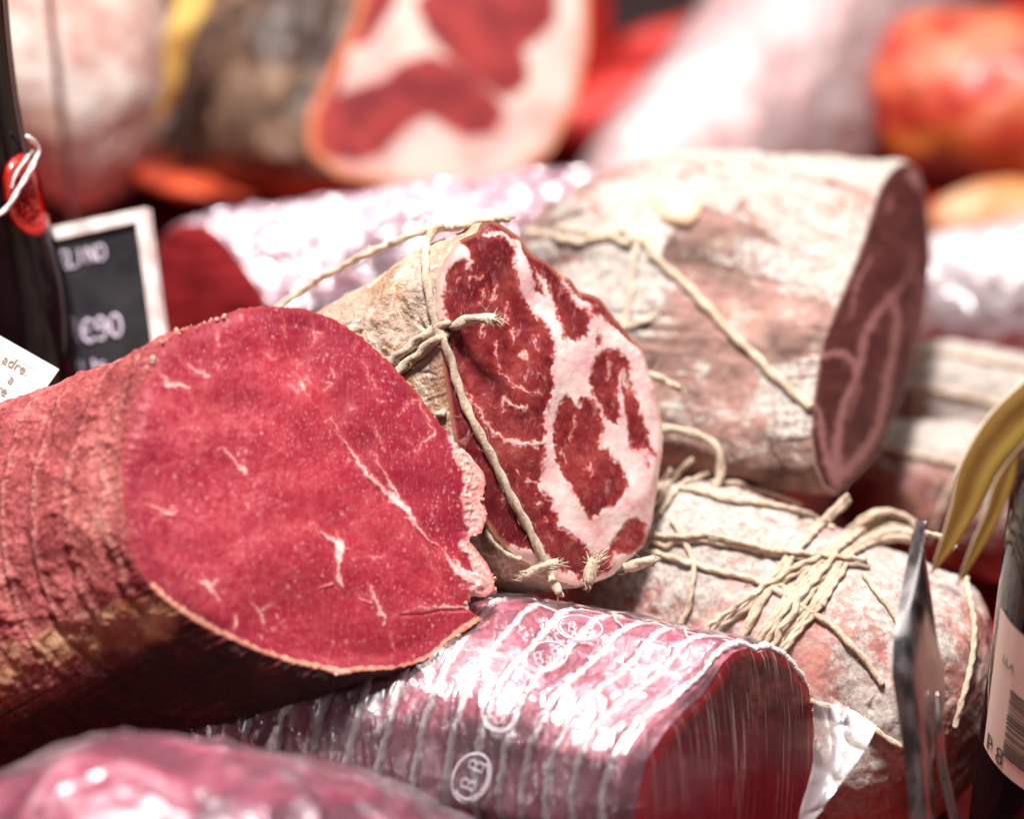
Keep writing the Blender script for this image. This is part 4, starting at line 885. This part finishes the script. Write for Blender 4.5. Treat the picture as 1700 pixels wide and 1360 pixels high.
loaf_thing('ham', 'dark brown cured ham at the top edge, left of and above the cut ham', 'ham', J2, m_rind('dark_rind', 4), lambda G: .003 * fbm(G, 18, 3, 9), part='rind', lift=.6)
J3 = Loaf([(250, 150, 1.22), (340, 165, 1.215), (440, 190, 1.21), (540, 210, 1.21)], [(0, .026), (.5, .034), (1, .03)], [(0, .03), (.5, .04), (1, .03)], N=160, Mr=160, cap=.35)
loaf_thing('cured_joint', 'brown peppery cured joint with orange underside, left of the cut ham', 'cured meat', J3, m_rind('peppery_rind', 9), lambda G: .003 * fbm(G, 22, 3, 19), part='rind', lift=.35)

# ============================================================ K, M: pale wrapped pieces at the right behind ; L: orange ham
def wrapped(name, label, lf, cols, hz, seed, cr=.5, base=.12):
    g = displace(lf.G, lf.nrm, .003 * fbm(lf.G, 16, 3, seed)); t = Thing(name, label, 'cured meat', base_of(g))
    b = NB('meat_under_wrap'); o = b.map(b.obj(), loc=(seed, 0, 0)); b.pbr(b.ramp(b.noise(o, 13, 4, .55, .4), [(.36, cols[0]), (.5, cols[1]), (.62, cols[2])]), .5, None, sss=.1)
    link('meat', lf.mesh('meat', t.base, g), t, b.m)
    gf = displace(lf.G, lf.nrm, .003 * fbm(lf.G, 16, 3, seed) + .0015 + .0022 * ridged(lf.G, 36, 3, seed))
    link('plastic_wrap', lf.mesh('plastic_wrap', t.base, gf), t, m_film('pale_wrap', hz, 40, .22, base=base, crease=cr, cr=.003, white=(.72, .62, .61))); return t
K = Loaf([(1030, 470, 1.12), (1120, 365, 1.17), (1220, 250, 1.22), (1325, 125, 1.27), (1430, 0, 1.32), (1560, -150, 1.38)], [(0, .052), (.3, .058), (.7, .066), (1, .07)], [(0, .04), (.4, .05), (1, .06)], N=260, Mr=260, cap=.14)
wrapped('wrapped_joint', 'large blurred pale pink wrapped joint right of the cut ham', K, [(.52, .18, .17), (.62, .37, .35), (.68, .55, .52)], .25, 3, .2, .0)
Mm = Loaf([(1480, 500, 1.05), (1580, 490, 1.05), (1700, 495, 1.05), (1860, 510, 1.05)], [(0, .022), (.5, .030), (1, .03)], [(0, .02), (.5, .03), (1, .03)], N=200, Mr=220, cap=.25)
wrapped('wrapped_joint', 'glaring white plastic wrapped piece at the right edge above the pale tied one', Mm, [(.62, .45, .48), (.78, .74, .78), (.88, .86, .88)], .30, 12, .5, .15)
L = Loaf([(1420, 150, 1.27), (1520, 160, 1.255), (1650, 175, 1.24), (1800, 190, 1.235), (1900, 200, 1.23)], [(0, .034), (.3, .046), (1, .05)], [(0, .035), (.4, .05), (1, .05)], N=260, Mr=240, cap=.24)
b = NB('orange_glazed_skin'); o = b.obj()
c = b.ramp(b.add(b.mul(b.noise(o, 22, 4, .6, .7), .6), b.mul(b.vor(o, 45), .5)), [(.30, (.20, .007, .004)), (.44, (.38, .022, .008)), (.56, (.50, .055, .018)), (.70, (.56, .15, .07))])
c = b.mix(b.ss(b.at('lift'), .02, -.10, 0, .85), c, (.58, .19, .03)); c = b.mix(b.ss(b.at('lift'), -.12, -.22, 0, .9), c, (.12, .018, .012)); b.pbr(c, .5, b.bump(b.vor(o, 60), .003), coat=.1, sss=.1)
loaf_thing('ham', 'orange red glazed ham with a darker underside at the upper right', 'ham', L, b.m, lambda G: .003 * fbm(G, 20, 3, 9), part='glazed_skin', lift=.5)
# honey coloured piece under it
L2 = Loaf([(1540, 360, 1.16), (1620, 370, 1.155), (1720, 380, 1.15), (1820, 390, 1.15)], [(0, .014), (.5, .022), (1, .022)], [(0, .02), (1, .03)], N=120, Mr=120, cap=.3)
b = NB('honey_cheese_rind'); o = b.obj(); b.pbr(b.ramp(b.noise(o, 30, 3), [(.4, (.50, .20, .06)), (.6, (.62, .38, .22))]), .5, None, sss=.1)
loaf_thing('smoked_piece', 'small honey coloured smoked piece under the orange ham at the right edge', 'cured meat', L2, b.m, lambda G: .002 * fbm(G, 30, 3, 9), part='skin')

# ============================================================ red packages, rod, dark sign at the back
def box_geo(c, sx, sy, sz, rot, rnd=.002):
    V = []; from itertools import product
    import bmesh
    bm = bmesh.new(); bmesh.ops.create_cube(bm, size=1)
    for v in bm.verts: v.co = Vector((v.co.x * sx, v.co.y * sy, v.co.z * sz))
    bmesh.ops.bevel(bm, geom=list(bm.edges), offset=rnd, segments=3, affect='EDGES', profile=.5)
    from mathutils import Euler
    R = np.array(Euler(rot).to_matrix()); V = np.array([v.co[:] for v in bm.verts]) @ R.T + np.array(c); bm.verts.index_update()
    F = [[v.index for v in f.verts] for f in bm.faces]; bm.free(); return V, F
def box_thing(name, label, cat, c, s, rot, mat, rnd=.002, group=None):
    V, F = box_geo(c, *s, rot, rnd); base = np.array([V[:, 0].mean(), V[:, 1].mean(), V[:, 2].min()])
    o = link(name, raw_mesh(name, V, F, base), None, mat, smooth=False); o.location = base; o['label'] = label; o['category'] = cat
    if group: o['group'] = group
    return o
b = NB('red_wrapper'); o = b.obj(); b.pbr(b.ramp(b.noise(o, 40, 3), [(.35, (.42, .014, .010)), (.62, (.62, .05, .035))]), .6, b.bump(b.noise(o, 60, 3), .002)); RW = b.m
b = NB('dark_red_wrapper'); o = b.obj(); b.pbr(b.ramp(b.noise(o, 35, 3), [(.4, (.16, .012, .006)), (.6, (.55, .07, .02))]), .5); RWD = b.m
def flat_pack(name, label, line, rv, seed):
    hk = .3 if seed == 5 else 1; lf = Loaf(line, [(0, .012 * hk), (.5, .016 * hk), (1, .012 * hk)], [(0, rv * .8), (.5, rv), (1, rv * .8)], N=100, Mr=90, cap=.2, p=3)
    g = displace(lf.G, lf.nrm, .003 * fbm(lf.G, 30, 3, seed)); bs = base_of(g); o = link(name, lf.mesh(name, bs, g), None, RWD if seed == 5 else RW); o.location = bs; o['label'] = label; o['category'] = 'package'
flat_pack('red_package', 'shiny bright red package right of the cut ham, the lower of the two', [(900, 235, 1.25), (980, 190, 1.27), (1060, 160, 1.29), (1110, 150, 1.3)], .03, 3)
flat_pack('red_package', 'red package below the small dark sign at the top', [(1010, 110, 1.40), (1080, 90, 1.40), (1170, 60, 1.41), (1220, 40, 1.42)], .03, 8)
flat_pack('red_package', 'orange red package between the big pale sausage and the brown cured joint', [(180, 300, 1.17), (260, 270, 1.20), (340, 290, 1.18), (420, 330, 1.13)], .045, 5)
b = NB('dark_fabric'); 
sgn = Thing('small_dark_sign', 'small out of focus dark sign on a grey post at the top edge', 'sign', P(1065, 140, 1.42) * np.array([1, 1, 0]))
V, F = box_geo(P(1088, -10, 1.40), .054, .004, .045, (-.2, 0, .1), .001); link('sign_board', raw_mesh('sign_board', V, F, sgn.base), sgn, m_plain('black_board', (.02, .018, .018), .5), False)
pt = P(1063, 0, 1.405); V, F, _ = tube_geo(np.array([pt * np.array([1, 1, 0]), pt]), .0035, 12, step=.02); link('post', raw_mesh('post', V, F, sgn.base), sgn, m_plain('grey_metal', (.35, .28, .30), .4, metal=.6))
b = None
tp = P(76, -40, .96); bt = P(78, 350, .96); bt = np.array([tp[0] + .002, tp[1], 0.0])
V, F, _ = tube_geo(np.array([bt, tp + np.array([0, 0, .05])]), .0016, 12, step=.02)
o = link('metal_rod', raw_mesh('metal_rod', V, F, bt), None, m_plain('rod_metal', (.30, .22, .23), .35, metal=.7)); o.location = bt; o['label'] = 'thin upright grey rod in front of the big pale sausage'; o['category'] = 'rod'
# straw coloured tie
pts = np.array([P(328, -60, 1.10), P(318, 10, 1.10), P(300, 50, 1.10), P(288, 95, 1.105), P(285, 140, 1.11), P(262, 200, 1.12)]); C_s = spline(pts, 60)
wd = prof([(0, .010), (.4, .007), (.7, .004), (1, .002)], np.linspace(0, 1, 60)); a_ = np.linspace(0, 2 * math.pi, 16, endpoint=False)
Gs = C_s[:, None] + wd[:, None, None] * (np.cos(a_)[None, :, None] * RT + .25 * np.sin(a_)[None, :, None] * FW)
bs = C_s[-1]; o = link('straw_tie', raw_mesh('straw_tie', Gs.reshape(-1, 3), gridfaces(60, 16), bs), None, m_plain('yellow_straw', (.66, .42, .10), .6, sss=.2)); o.location = bs; o['label'] = 'yellow straw coloured tie hanging between the pale sausage and the brown hams'; o['category'] = 'tie'

# ============================================================ bottles
def lathe(cx, cy, prf, n=128):
    a = np.linspace(0, 2 * math.pi, n, endpoint=False); prf = np.array(prf)
    G = np.stack([cx + prf[:, 0:1] * np.cos(a), cy + prf[:, 0:1] * np.sin(a), np.broadcast_to(prf[:, 1:2], (len(prf), n))], -1); return G
b = NB('dark_bottle_glass'); o = b.obj()
sm = .07
b.pbr((.010, .006, .008), sm, b.bump(b.noise(o, 40, 3), .0005, .12), spec=.16, coat=.0, coatr=.04); GLS = b.m
def bottle(th, ctr, keys, name='glass'):
    k = np.array(keys); s = spline(np.stack([k[:, 0], k[:, 1]], 1), 260); G = lathe(ctr[0], ctr[1], s)
    return link(name, raw_mesh(name, G.reshape(-1, 3), gridfaces(len(s), 128), th.base), th, GLS), s
cb = P(-44, 300, .80)
tL = Thing('wine_bottle', 'dark glass bottle with a red wax seal and white string, left edge', 'bottle', (cb[0], cb[1], 0))
zt = lambda py, d=.845: P(0, py, d)[2]
def zcyl(py):  # height on the vertical line through cb where its picture row is py
    z = np.linspace(0, .5, 4000); pt = np.stack([np.full(4000, cb[0]), np.full(4000, cb[1]), z], 1) - CAM; dz = pt @ FW; y = 680 - (pt @ UP) / dz * FPX
    return float(np.interp(-py, -y, z))
def rpx(px, py):
    z = zcyl(py); pt = np.array([cb[0], cb[1], z]) - CAM; dz = pt @ FW; x = 850 + pt @ RT / dz * FPX; return (px - x) * dz / FPX
ks = [(.001, .003), (.028, .002), (.0338, .006), (.0343, .03)] + [(rpx(x, y), zcyl(y)) for x, y in [(137, 640), (128, 560), (112, 480), (92, 410), (66, 320), (46, 250), (32, 180), (20, 90), (12, 0), (6, -100)]]
ks += [(ks[-1][0] * .98, zcyl(-220)), (ks[-1][0] * .98, zcyl(-300)), (.001, zcyl(-301))]
glL, sL = bottle(tL, cb, ks)
bvL = bvh_of(glL)
# wax seal
so = [(40, 252), (58, 272), (68, 300), (76, 335), (83, 365), (78, 385), (62, 394), (44, 390), (26, 378), (12, 358), (6, 330), (4, 300), (8, 276), (20, 262)]
so = resample_closed(so, 90, 3); cxs = np.array([42, 326])
rr = np.linspace(0, 1, 46)[1:]; 
Gs = []
for r_ in rr:
    row = []
    for x, y in so:
        qx, qy = cxs + (np.array([x, y]) - cxs) * r_; hp = hit(bvL, qx, qy, 0)
        if hp is None: hp = P(qx, qy, float(np.dot(last_ - CAM, FW)))
        last_ = hp; row.append(hp)
    Gs.append(row)
Gs = np.array(Gs); toc = np.array([.30, -.93, .2]); toc /= np.linalg.norm(toc)
XX = cxs[0] + (so[None, :, 0] - cxs[0]) * rr[:, None]; YY = cxs[1] + (so[None, :, 1] - cxs[1]) * rr[:, None]
q = np.stack([XX / 9, YY / 9, XX * 0], -1)
th_ = .0030 * np.sqrt(np.clip(1 - rr[:, None] ** 4, 0, 1)) + .0009 * np.exp(-((rr[:, None] - .86) / .08) ** 2) + sstep(.72, .5, rr[:, None]) * (.0024 * np.clip(ridged(q, .9, 2, 4) - .5, -.3, 1) - .0006)
Gs = Gs + toc * th_[..., None]; V = np.vstack([Gs.reshape(-1, 3), Gs[0].mean(0)[None]])
F = [list(map(int, f)) for f in gridfaces(45, 90)] + [[4050, j, (j + 1) % 90] for j in range(90)]
b = NB('red_wax'); o = b.obj(); b.pbr((.62, .016, .008), .28, b.bump(b.noise(o, 700, 3), .0006, .5), sss=.2, rad=(.003, .0006, .0004), coat=.4, spec=.6)
link('wax_seal', raw_mesh('wax_seal', V, F, tL.base), tL, b.m)
STR = m_plain('white_string', (.86, .78, .74), .6, sss=.2)
p_ = [hit(bvL, x, y, .0038) for x, y in [(28, 225), (38, 236), (44, 248), (40, 268), (30, 290), (16, 318), (4, 340), (-12, 356)]]; p_ = np.array([q for q in p_ if q is not None])
V, F, _ = tube_geo(p_, .0008, 10, 2, .006, rough=.1); link('string', raw_mesh('string', V, F, tL.base), tL, STR)
p_ = [hit(bvL, x, y, .0034) for x, y in [(38, 250), (24, 270), (14, 290), (10, 310)]]; p_ = np.array([q for q in p_ if q is not None])
V, F, _ = tube_geo(p_, .0005, 8, 2, .006); link('string', raw_mesh('string', V, F, tL.base), tL, STR)
# hanging tag with print
def text_mesh(s, size, font=None, ext=.0001):
    cu = bpy.data.curves.new('t', 'FONT'); cu.body = s; cu.size = size; cu.extrude = ext; o = bpy.data.objects.new('t', cu); COL.objects.link(o)
    dg = bpy.context.evaluated_depsgraph_get(); me = bpy.data.meshes.new_from_object(o.evaluated_get(dg)); V = np.array([v.co[:] for v in me.vertices]); F = [list(p.vertices) for p in me.polygons]
    bpy.data.objects.remove(o); bpy.data.curves.remove(cu); bpy.data.meshes.remove(me); return V, F
def on_plane(V, o, ex, ey, lift=.0004):
    ez = np.cross(ex, ey); return o + V[:, 0:1] * ex + V[:, 1:2] * ey + (V[:, 2:3] + lift) * ez
tg = [P(-60, 540, .765), P(98, 613, .758), P(40, 690, .752), P(-20, 760, .748), P(-160, 700, .752)]
cnr = P(98, 613, .758); ex = P(98, 613, .758) - P(-40, 535, .764); ex /= np.linalg.norm(ex); ey0 = P(98, 613, .758) - P(30, 700, .752); ey = ey0 - ex * np.dot(ey0, ex); ey /= np.linalg.norm(ey)
ez = np.cross(ex, ey)
Wt, Ht = .060, .045
V = np.array([cnr + ex * a + ey * c_ + ez * e for e in (0, -.0005) for a, c_ in [(-Wt, -Ht), (0, -Ht), (0, 0), (-Wt, 0)]]); F = [[0, 1, 2, 3], [7, 6, 5, 4], [0, 4, 5, 1], [1, 5, 6, 2], [2, 6, 7, 3], [3, 7, 4, 0]]
tT = Thing('paper_tag', 'cream paper tag with small printed words, in front of the wax sealed bottle', 'tag', cnr - ey * Ht)
b = NB('laid_paper'); o = b.obj(); b.pbr(b.mix(b.ss(b.noise(b.map(o, (30, 30, 900)), 1, 2), .4, .6), (.80, .71, .60), (.86, .79, .69)), .8); link('card', raw_mesh('card', V, F, tT.base), tT, b.m, False)
INK = m_plain('grey_ink', (.25, .2, .17), .8); parts = []
for s_, a, c_ in [('adre.', -.0172, -.0072), ('a', -.0118, -.0118), ('re', -.0135, -.0162)]:
    v, f = text_mesh(s_, .0048); parts.append((on_plane(v, cnr + ex * a + ey * c_, ex, ey), f))
V, F = merge(parts); link('printed_words', raw_mesh('printed_words', V, F, tT.base), tT, INK, False)
parts = []
for (a0, c0, a1, c1) in [(-.006, -.0040, -Wt, -.0040), (-.006, -.0040, -.006, -Ht)]:
    p0 = cnr + ex * a0 + ey * c0 + ez * .0001; p1 = cnr + ex * a1 + ey * c1 + ez * .0001; v, f, _ = tube_geo(np.array([p0, p1]), .00012, 6, step=.01); parts.append((v, f))
V, F = merge(parts); link('border_line', raw_mesh('border_line', V, F, tT.base), tT, m_plain('pink_ink', (.55, .35, .33), .8))
V = np.array([cnr + ex * a + ey * c_ + ez * e for e in (.0010, .0004) for a, c_ in [(-.0550, -.038), (-.0180, -.034), (-.0205, -.0115), (-.0550, -.0105)]]); link('white_sticker', raw_mesh('white_sticker', V, [[0, 1, 2, 3], [7, 6, 5, 4], [0, 4, 5, 1], [1, 5, 6, 2], [2, 6, 7, 3], [3, 7, 4, 0]], tT.base), tT, m_plain('white_sticker_paper', (.9, .89, .86), .7), False)

# right bottle
cr_ = P(1868, 1060, .725); cb = cr_
tR = Thing('wine_bottle', 'dark bottle with a cream label and bar code at the right edge', 'bottle', (cb[0], cb[1], 0))
R_ = abs(rpx(1648, 1100))
ks = [(.001, .003), (R_ - .006, .002), (R_, .008), (R_, zcyl(1100)), (R_, zcyl(960)), (abs(rpx(1672, 900)), zcyl(880)), (abs(rpx(1690, 780)), zcyl(780)), (abs(rpx(1715, 700)), zcyl(700)), (abs(rpx(1748, 600)), zcyl(600)), (.016, zcyl(480)), (.0145, zcyl(300)), (.0145, zcyl(100)), (.001, zcyl(99))]
glR, _ = bottle(tR, cb, ks)
# label: band round the bottle
def cyl_pt(ang, z, r): return np.array([cb[0] + r * math.cos(ang), cb[1] + r * math.sin(ang), z])
zT = zcyl(1000) - .0; zB = zcyl(1228)
aL = math.radians(150); angs = np.linspace(math.radians(180 + 4), math.radians(345), 90); zs = np.linspace(zB, zT, 20)
Gl = np.array([[cyl_pt(a, z, R_ + .0004) for a in angs] for z in zs]); Gi = np.array([[cyl_pt(a, z, R_ + .0001) for a in angs] for z in zs])
V = np.vstack([Gl.reshape(-1, 3), Gi.reshape(-1, 3)]); F = np.vstack([gridfaces(20, 90, False), gridfaces(20, 90, False)[:, ::-1] + 1800])
link('label', raw_mesh('label', V, F, tR.base), tR, m_plain('cream_label', (.80, .62, .50), .7))
parts = []
def wrap(V, a0, z0, r): return np.array([cyl_pt(a0 + x / R_, z0 + y, r + z) for x, y, z in V])
rg = np.random.RandomState(3)
x = 0
zbar = zcyl(1200)
while x < .024:
    wv = rg.choice([.0003, .0005, .0009])
    V = np.array([(0, -x, 0), (.004, -x, 0), (.008, -x, 0), (.012, -x, 0), (.012, -x - wv, 0), (.008, -x - wv, 0), (.004, -x - wv, 0), (0, -x - wv, 0)]); parts.append((wrap(V, math.radians(203), zbar + .024, R_ + .0007), [[0, 7, 6, 1], [1, 6, 5, 2], [2, 5, 4, 3]])); x += wv + rg.choice([.0003, .0005, .0008])
for s_, sz, a0, z0 in [('P 8', .0085, 188, zbar - .0048), ('LLA', .0040, 194, zbar + .030), ('.', .004, 203, zbar + .0255)]:
    v, f = text_mesh(s_, sz, ext=.00002); parts.append((wrap(v, math.radians(a0), z0, R_ + .0007), f))
V, F = merge(parts); link('label_print', raw_mesh('label_print', V, F, tR.base), tR, m_plain('dark_ink', (.10, .07, .06), .7), False)

# ============================================================ chalkboard price sign
so_ = P(246, 345, .850); pr = P(288, 555, .843); pl = P(60, 385, .86)
ex = so_ - pl; ex /= np.linalg.norm(ex); ey0 = so_ - pr; ey = ey0 - ex * np.dot(ey0, ex); ey /= np.linalg.norm(ey); ez = np.cross(ex, ey)
tS = Thing('chalkboard_sign', 'small chalkboard price sign with a white frame and chalk writing, tilted behind the dark bottle', 'sign', np.array([pr[0] - .02, pr[1], 0]))
Wd, Hd = .066, .058
def slab(a0, a1, c0, c1, z0, z1, bev=0):
    V = np.array([so_ + ex * a + ey * c + ez * z for z in (z1, z0) for a, c in [(a0, c0), (a1, c0), (a1, c1), (a0, c1)]]); return V, [[0, 1, 2, 3], [7, 6, 5, 4], [0, 4, 5, 1], [1, 5, 6, 2], [2, 6, 7, 3], [3, 7, 4, 0]]
b = NB('chalkboard'); o = b.obj(); b.pbr(b.ramp(b.noise(o, 60, 4, .6), [(.35, (.012, .011, .013)), (.65, (.032, .029, .032))]), .85, spec=.2)
V, F = slab(-Wd + .002, -.004, -Hd, -.005, -.002, 0); link('board', raw_mesh('board', V, F, tS.base), tS, b.m, False)
b = NB('worn_white_wood'); o = b.obj(); b.pbr(b.ramp(b.noise(o, 150, 3), [(.35, (.60, .46, .42)), (.6, (.82, .74, .70))]), .6); WW = b.m
parts = [slab(-Wd, 0, -.0045, 0, -.003, .002), slab(-.0044, -.0001, -Hd, -.0046, -.003, .002), slab(-Wd, -Wd + .0044, -Hd, -.0046, -.003, .002)]
V, F = merge(parts); link('frame', raw_mesh('frame', V, F, tS.base), tS, WW, False)
pn = so_ + ex * (-Wd / 2) + ey * (-Hd) + ez * (-.002); V, F, _ = tube_geo(np.array([pn * np.array([1, 1, 0]), pn + ey * .01]), .0018, 10, step=.01); link('stand', raw_mesh('stand', V, F, tS.base), tS, m_plain('steel_pin', (.4, .4, .4), .3, metal=1))
b = NB('chalk_white'); o = b.obj(); b.pbr((.62, .52, .62), .9); CH = b.m
def chalk(strokes, a0, c0, s, r=.00055):
    out = []
    for st_ in strokes:
        p = np.array([so_ + ex * (a0 + x * s) + ey * (c0 + y * s) + ez * .0004 for x, y in st_]); v, f, _ = tube_geo(p, r, 6, rough=.2, step=.0006); out.append((v, f))
    return out
LT = {'E': [[(.5, 1), (0, 1), (0, .5), (.4, .5)], [(0, .5), (0, 0), (.5, 0)]], 'L': [[(0, 1), (0, 0), (.5, 0)]], 'I': [[(.1, 1), (.1, 0)]], 'N': [[(0, 0), (0, 1), (.5, 0), (.5, 1)]], 'V': [[(0, 1), (.25, 0), (.5, 1)]],
      'O': [[(.3 + .3 * math.cos(t), .5 + .5 * math.sin(t)) for t in np.linspace(0, 6.3, 14)]], '9': [[(.5, .75), (.3, 1), (.05, .8), (.15, .5), (.45, .6), (.5, .75), (.48, .3), (.25, 0), (.05, .1)]],
      'e': [[(.55, .85), (.3, 1), (.05, .7), (.05, .3), (.3, 0), (.55, .15)], [(0, .55), (.4, .55)]], 'a': [[(.45, .55), (.2, .6), (.05, .3), (.2, 0), (.45, .2), (.45, .6), (.5, 0)]], '0': [[(.3 + .25 * math.cos(t), .5 + .5 * math.sin(t)) for t in np.linspace(0, 6.3, 14)]], 'l': [[(.2, 1), (.2, 0)]], 'k': [[(.1, 1), (.1, 0)], [(.45, .6), (.1, .3), (.5, 0)]], 'g': [[(.45, .5), (.2, .6), (.05, .3), (.25, .1), (.45, .3), (.45, -.2), (.1, -.3)]], ' ': []}
parts = []
def word(wd_, a_end, c0, s, gap=.72, r=.00042):
    n = len(wd_)
    for i, ch in enumerate(wd_): parts.extend(chalk(LT[ch], a_end - (n - i) * s * gap, c0, s, r))
word('VELINO', -.0180, -.0152, .0058, .60); word('e90', -.0148, -.0432, .0080, .66, .0006); word('al kg', -.023, -.0535, .0042, .62, .0004)
V, F = merge(parts); link('chalk_writing', raw_mesh('chalk_writing', V, F, tS.base), tS, CH)

# ============================================================ steel blade and dry leaf at the right
bo = [(1524, 862), (1533, 900), (1541, 950), (1549, 1010), (1557, 1070), (1568, 1120), (1570, 1165), (1562, 1210), (1552, 1240), (1548, 1290), (1552, 1340), (1560, 1420), (1520, 1420), (1512, 1340), (1506, 1270), (1496, 1200), (1484, 1120), (1487, 1060), (1500, 980), (1512, 920), (1520, 880)]
pb = P(1525, 1120, .70); nb = DIR(.62, .05, .78); tK = Thing('steel_blade', 'polished steel leaf shaped blade standing upright left of the bottle with the cream label', 'utensil', np.array([pb[0], pb[1] - .05, 0.0]))
bo2 = resample_closed(bo, 160, 1); ringb = np.array([ray_plane(x, y, pb, nb) for x, y in bo2]); ridge_x = np.interp(bo2[:, 1], [862, 1000, 1120, 1240, 1420], [1524, 1508, 1500, 1514, 1530])
rid = np.array([ray_plane(x, y, pb, nb) for x, y in zip(ridge_x, bo2[:, 1])])
Gb = np.stack([ringb + (rid - ringb) * k for k in np.linspace(0, 1, 24)]) ; bulge = (.0032 * np.sin(np.linspace(0, 1, 24) * math.pi / 2))[:, None]
Gb = Gb + nb[None, None] * bulge[..., None]; Gk = Gb - nb * .0008
V = np.vstack([Gb.reshape(-1, 3), Gk[::-1].reshape(-1, 3)]); F = gridfaces(48, 160)
b = NB('polished_steel'); o = b.obj(); b.pbr((.68, .62, .60), b.ss(b.noise(b.map(o, (3, 3, .4)), 80, 3), .3, .7, .22, .38), b.bump(b.noise(o, 25, 2), .001, .06), metal=1)
link('blade', raw_mesh('blade', V, F, tK.base), tK, b.m)
hp = np.array([P(1556, 1150, .699), P(1558, 1200, .698), P(1562, 1260, .70), P(1576, 1330, .70), P(1600, 1420, .70)]); V, F, _ = tube_geo(hp, .0014, 12, step=.001, taper=(.012, 0)); link('shank', raw_mesh('shank', V, F, tK.base), tK, b.m)
hd = P(1535, 1400, .70); V, F, _ = tube_geo(np.array([hd, np.array([hd[0], hd[1] - .004, .0])]), .0022, 14, step=.004); link('handle', raw_mesh('handle', V, F, tK.base), tK, b.m)

# dry leaf with forked tip
def strip(ctr, wid, d0, n=80, m=14, curl=.004, seed=0):
    s = spline(ctr, n); tn = np.gradient(s, axis=0); tn /= np.linalg.norm(tn, axis=1)[:, None]; nx = np.stack([-tn[:, 1], tn[:, 0]], 1)
    t = np.linspace(0, 1, n); wv = prof(wid, t); dv = prof(d0, t); v = np.linspace(-1, 1, m); out = []
    for i in range(n):
        row = []
        for k in v:
            x, y = s[i] + nx[i] * wv[i] * k; row.append(P(x, y, dv[i]) - FW * curl * (1 - k * k) * wv[i] / 40)
        out.append(row)
    G = np.array(out); back = G + FW * .0003
    full = np.concatenate([G, back[:, ::-1]], 1); return full.reshape(-1, 3), [list(map(int, f)) for f in gridfaces(n, 2 * m)]
tW = Thing('dry_leaf', 'golden dry leaf with a forked tip, in front of the cream labelled bottle', 'leaf', P(1545, 950, .665))
def leafgeo(Lp, Rp, d0, d1, curl, n=90, m=24):
    A_ = spline(Lp, n); B_ = spline(Rp, n); v = np.linspace(0, 1, m); out = []
    for i in range(n):
        d = d0 + (d1 - d0) * i / (n - 1); wv = np.hypot(*(A_[i] - B_[i]))
        out.append([P(*(A_[i] + (B_[i] - A_[i]) * k), d) - FW * M(wv, d) * curl * (math.sin(math.pi * k) + .25 * math.sin(3 * math.pi * k)) for k in v])
    G = np.array(out); full = np.concatenate([G, (G + FW * .0004)[:, ::-1]], 1); return full.reshape(-1, 3), [list(map(int, f)) for f in gridfaces(n, 2 * m)], np.array([[(min(k, 2 * m - 1 - k)) / (m - 1) * 1.0, i / n, 0] for i in range(n) for k in range(2 * m)])
v1, f1, lv1 = leafgeo([(1860, 480), (1770, 565), (1700, 630), (1640, 690), (1593, 772), (1578, 840), (1560, 902), (1544, 954)], [(1900, 555), (1800, 650), (1720, 720), (1685, 755), (1656, 790), (1625, 850), (1585, 910), (1547, 954)], .67, .69, .08)
v2, f2, lv2 = leafgeo([(1890, 560), (1790, 650), (1712, 722), (1655, 792), (1635, 850), (1612, 905), (1587, 974)], [(1990, 640), (1900, 660), (1800, 690), (1705, 742), (1680, 815), (1645, 890), (1590, 974)], .668, .685, .08)
b = NB('golden_dry_leaf'); lv = b.at('lv', True); kx = b.sep(lv)[0]
fib = b.noise(b.map(lv, (26, 1.6, 1)), 1, 4, .7)
c = b.ramp(b.add(b.mul(fib, .7), b.mul(b.noise(b.map(lv, (2, 4, 1)), 1, 3, .6), .3)), [(.34, (.12, .055, .010)), (.46, (.28, .15, .03)), (.58, (.46, .28, .07)), (.70, (.68, .48, .20))])
c = b.mix(b.mul(b.ss(kx, .45, .85), .6), b.mix(.45, c, (.10, .05, .01)), (.70, .48, .10))
c = b.mix(b.m_('MAXIMUM', b.ss(kx, .06, .0, 0, 1), b.ss(kx, .06, .01, 0, .9)), c, (.82, .68, .48))
b.pbr(c, .36, b.bump(fib, .0003, .6), spec=.6, sss=.1, coat=.2)
for nm, v_, f_, l_ in (('leaf_blade', v1, f1, lv1), ('leaf_tip', v2, f2, lv2)):
    me = raw_mesh(nm, v_, f_, tW.base); vattr(me, 'lv', l_); link(nm, me, tW, b.m)
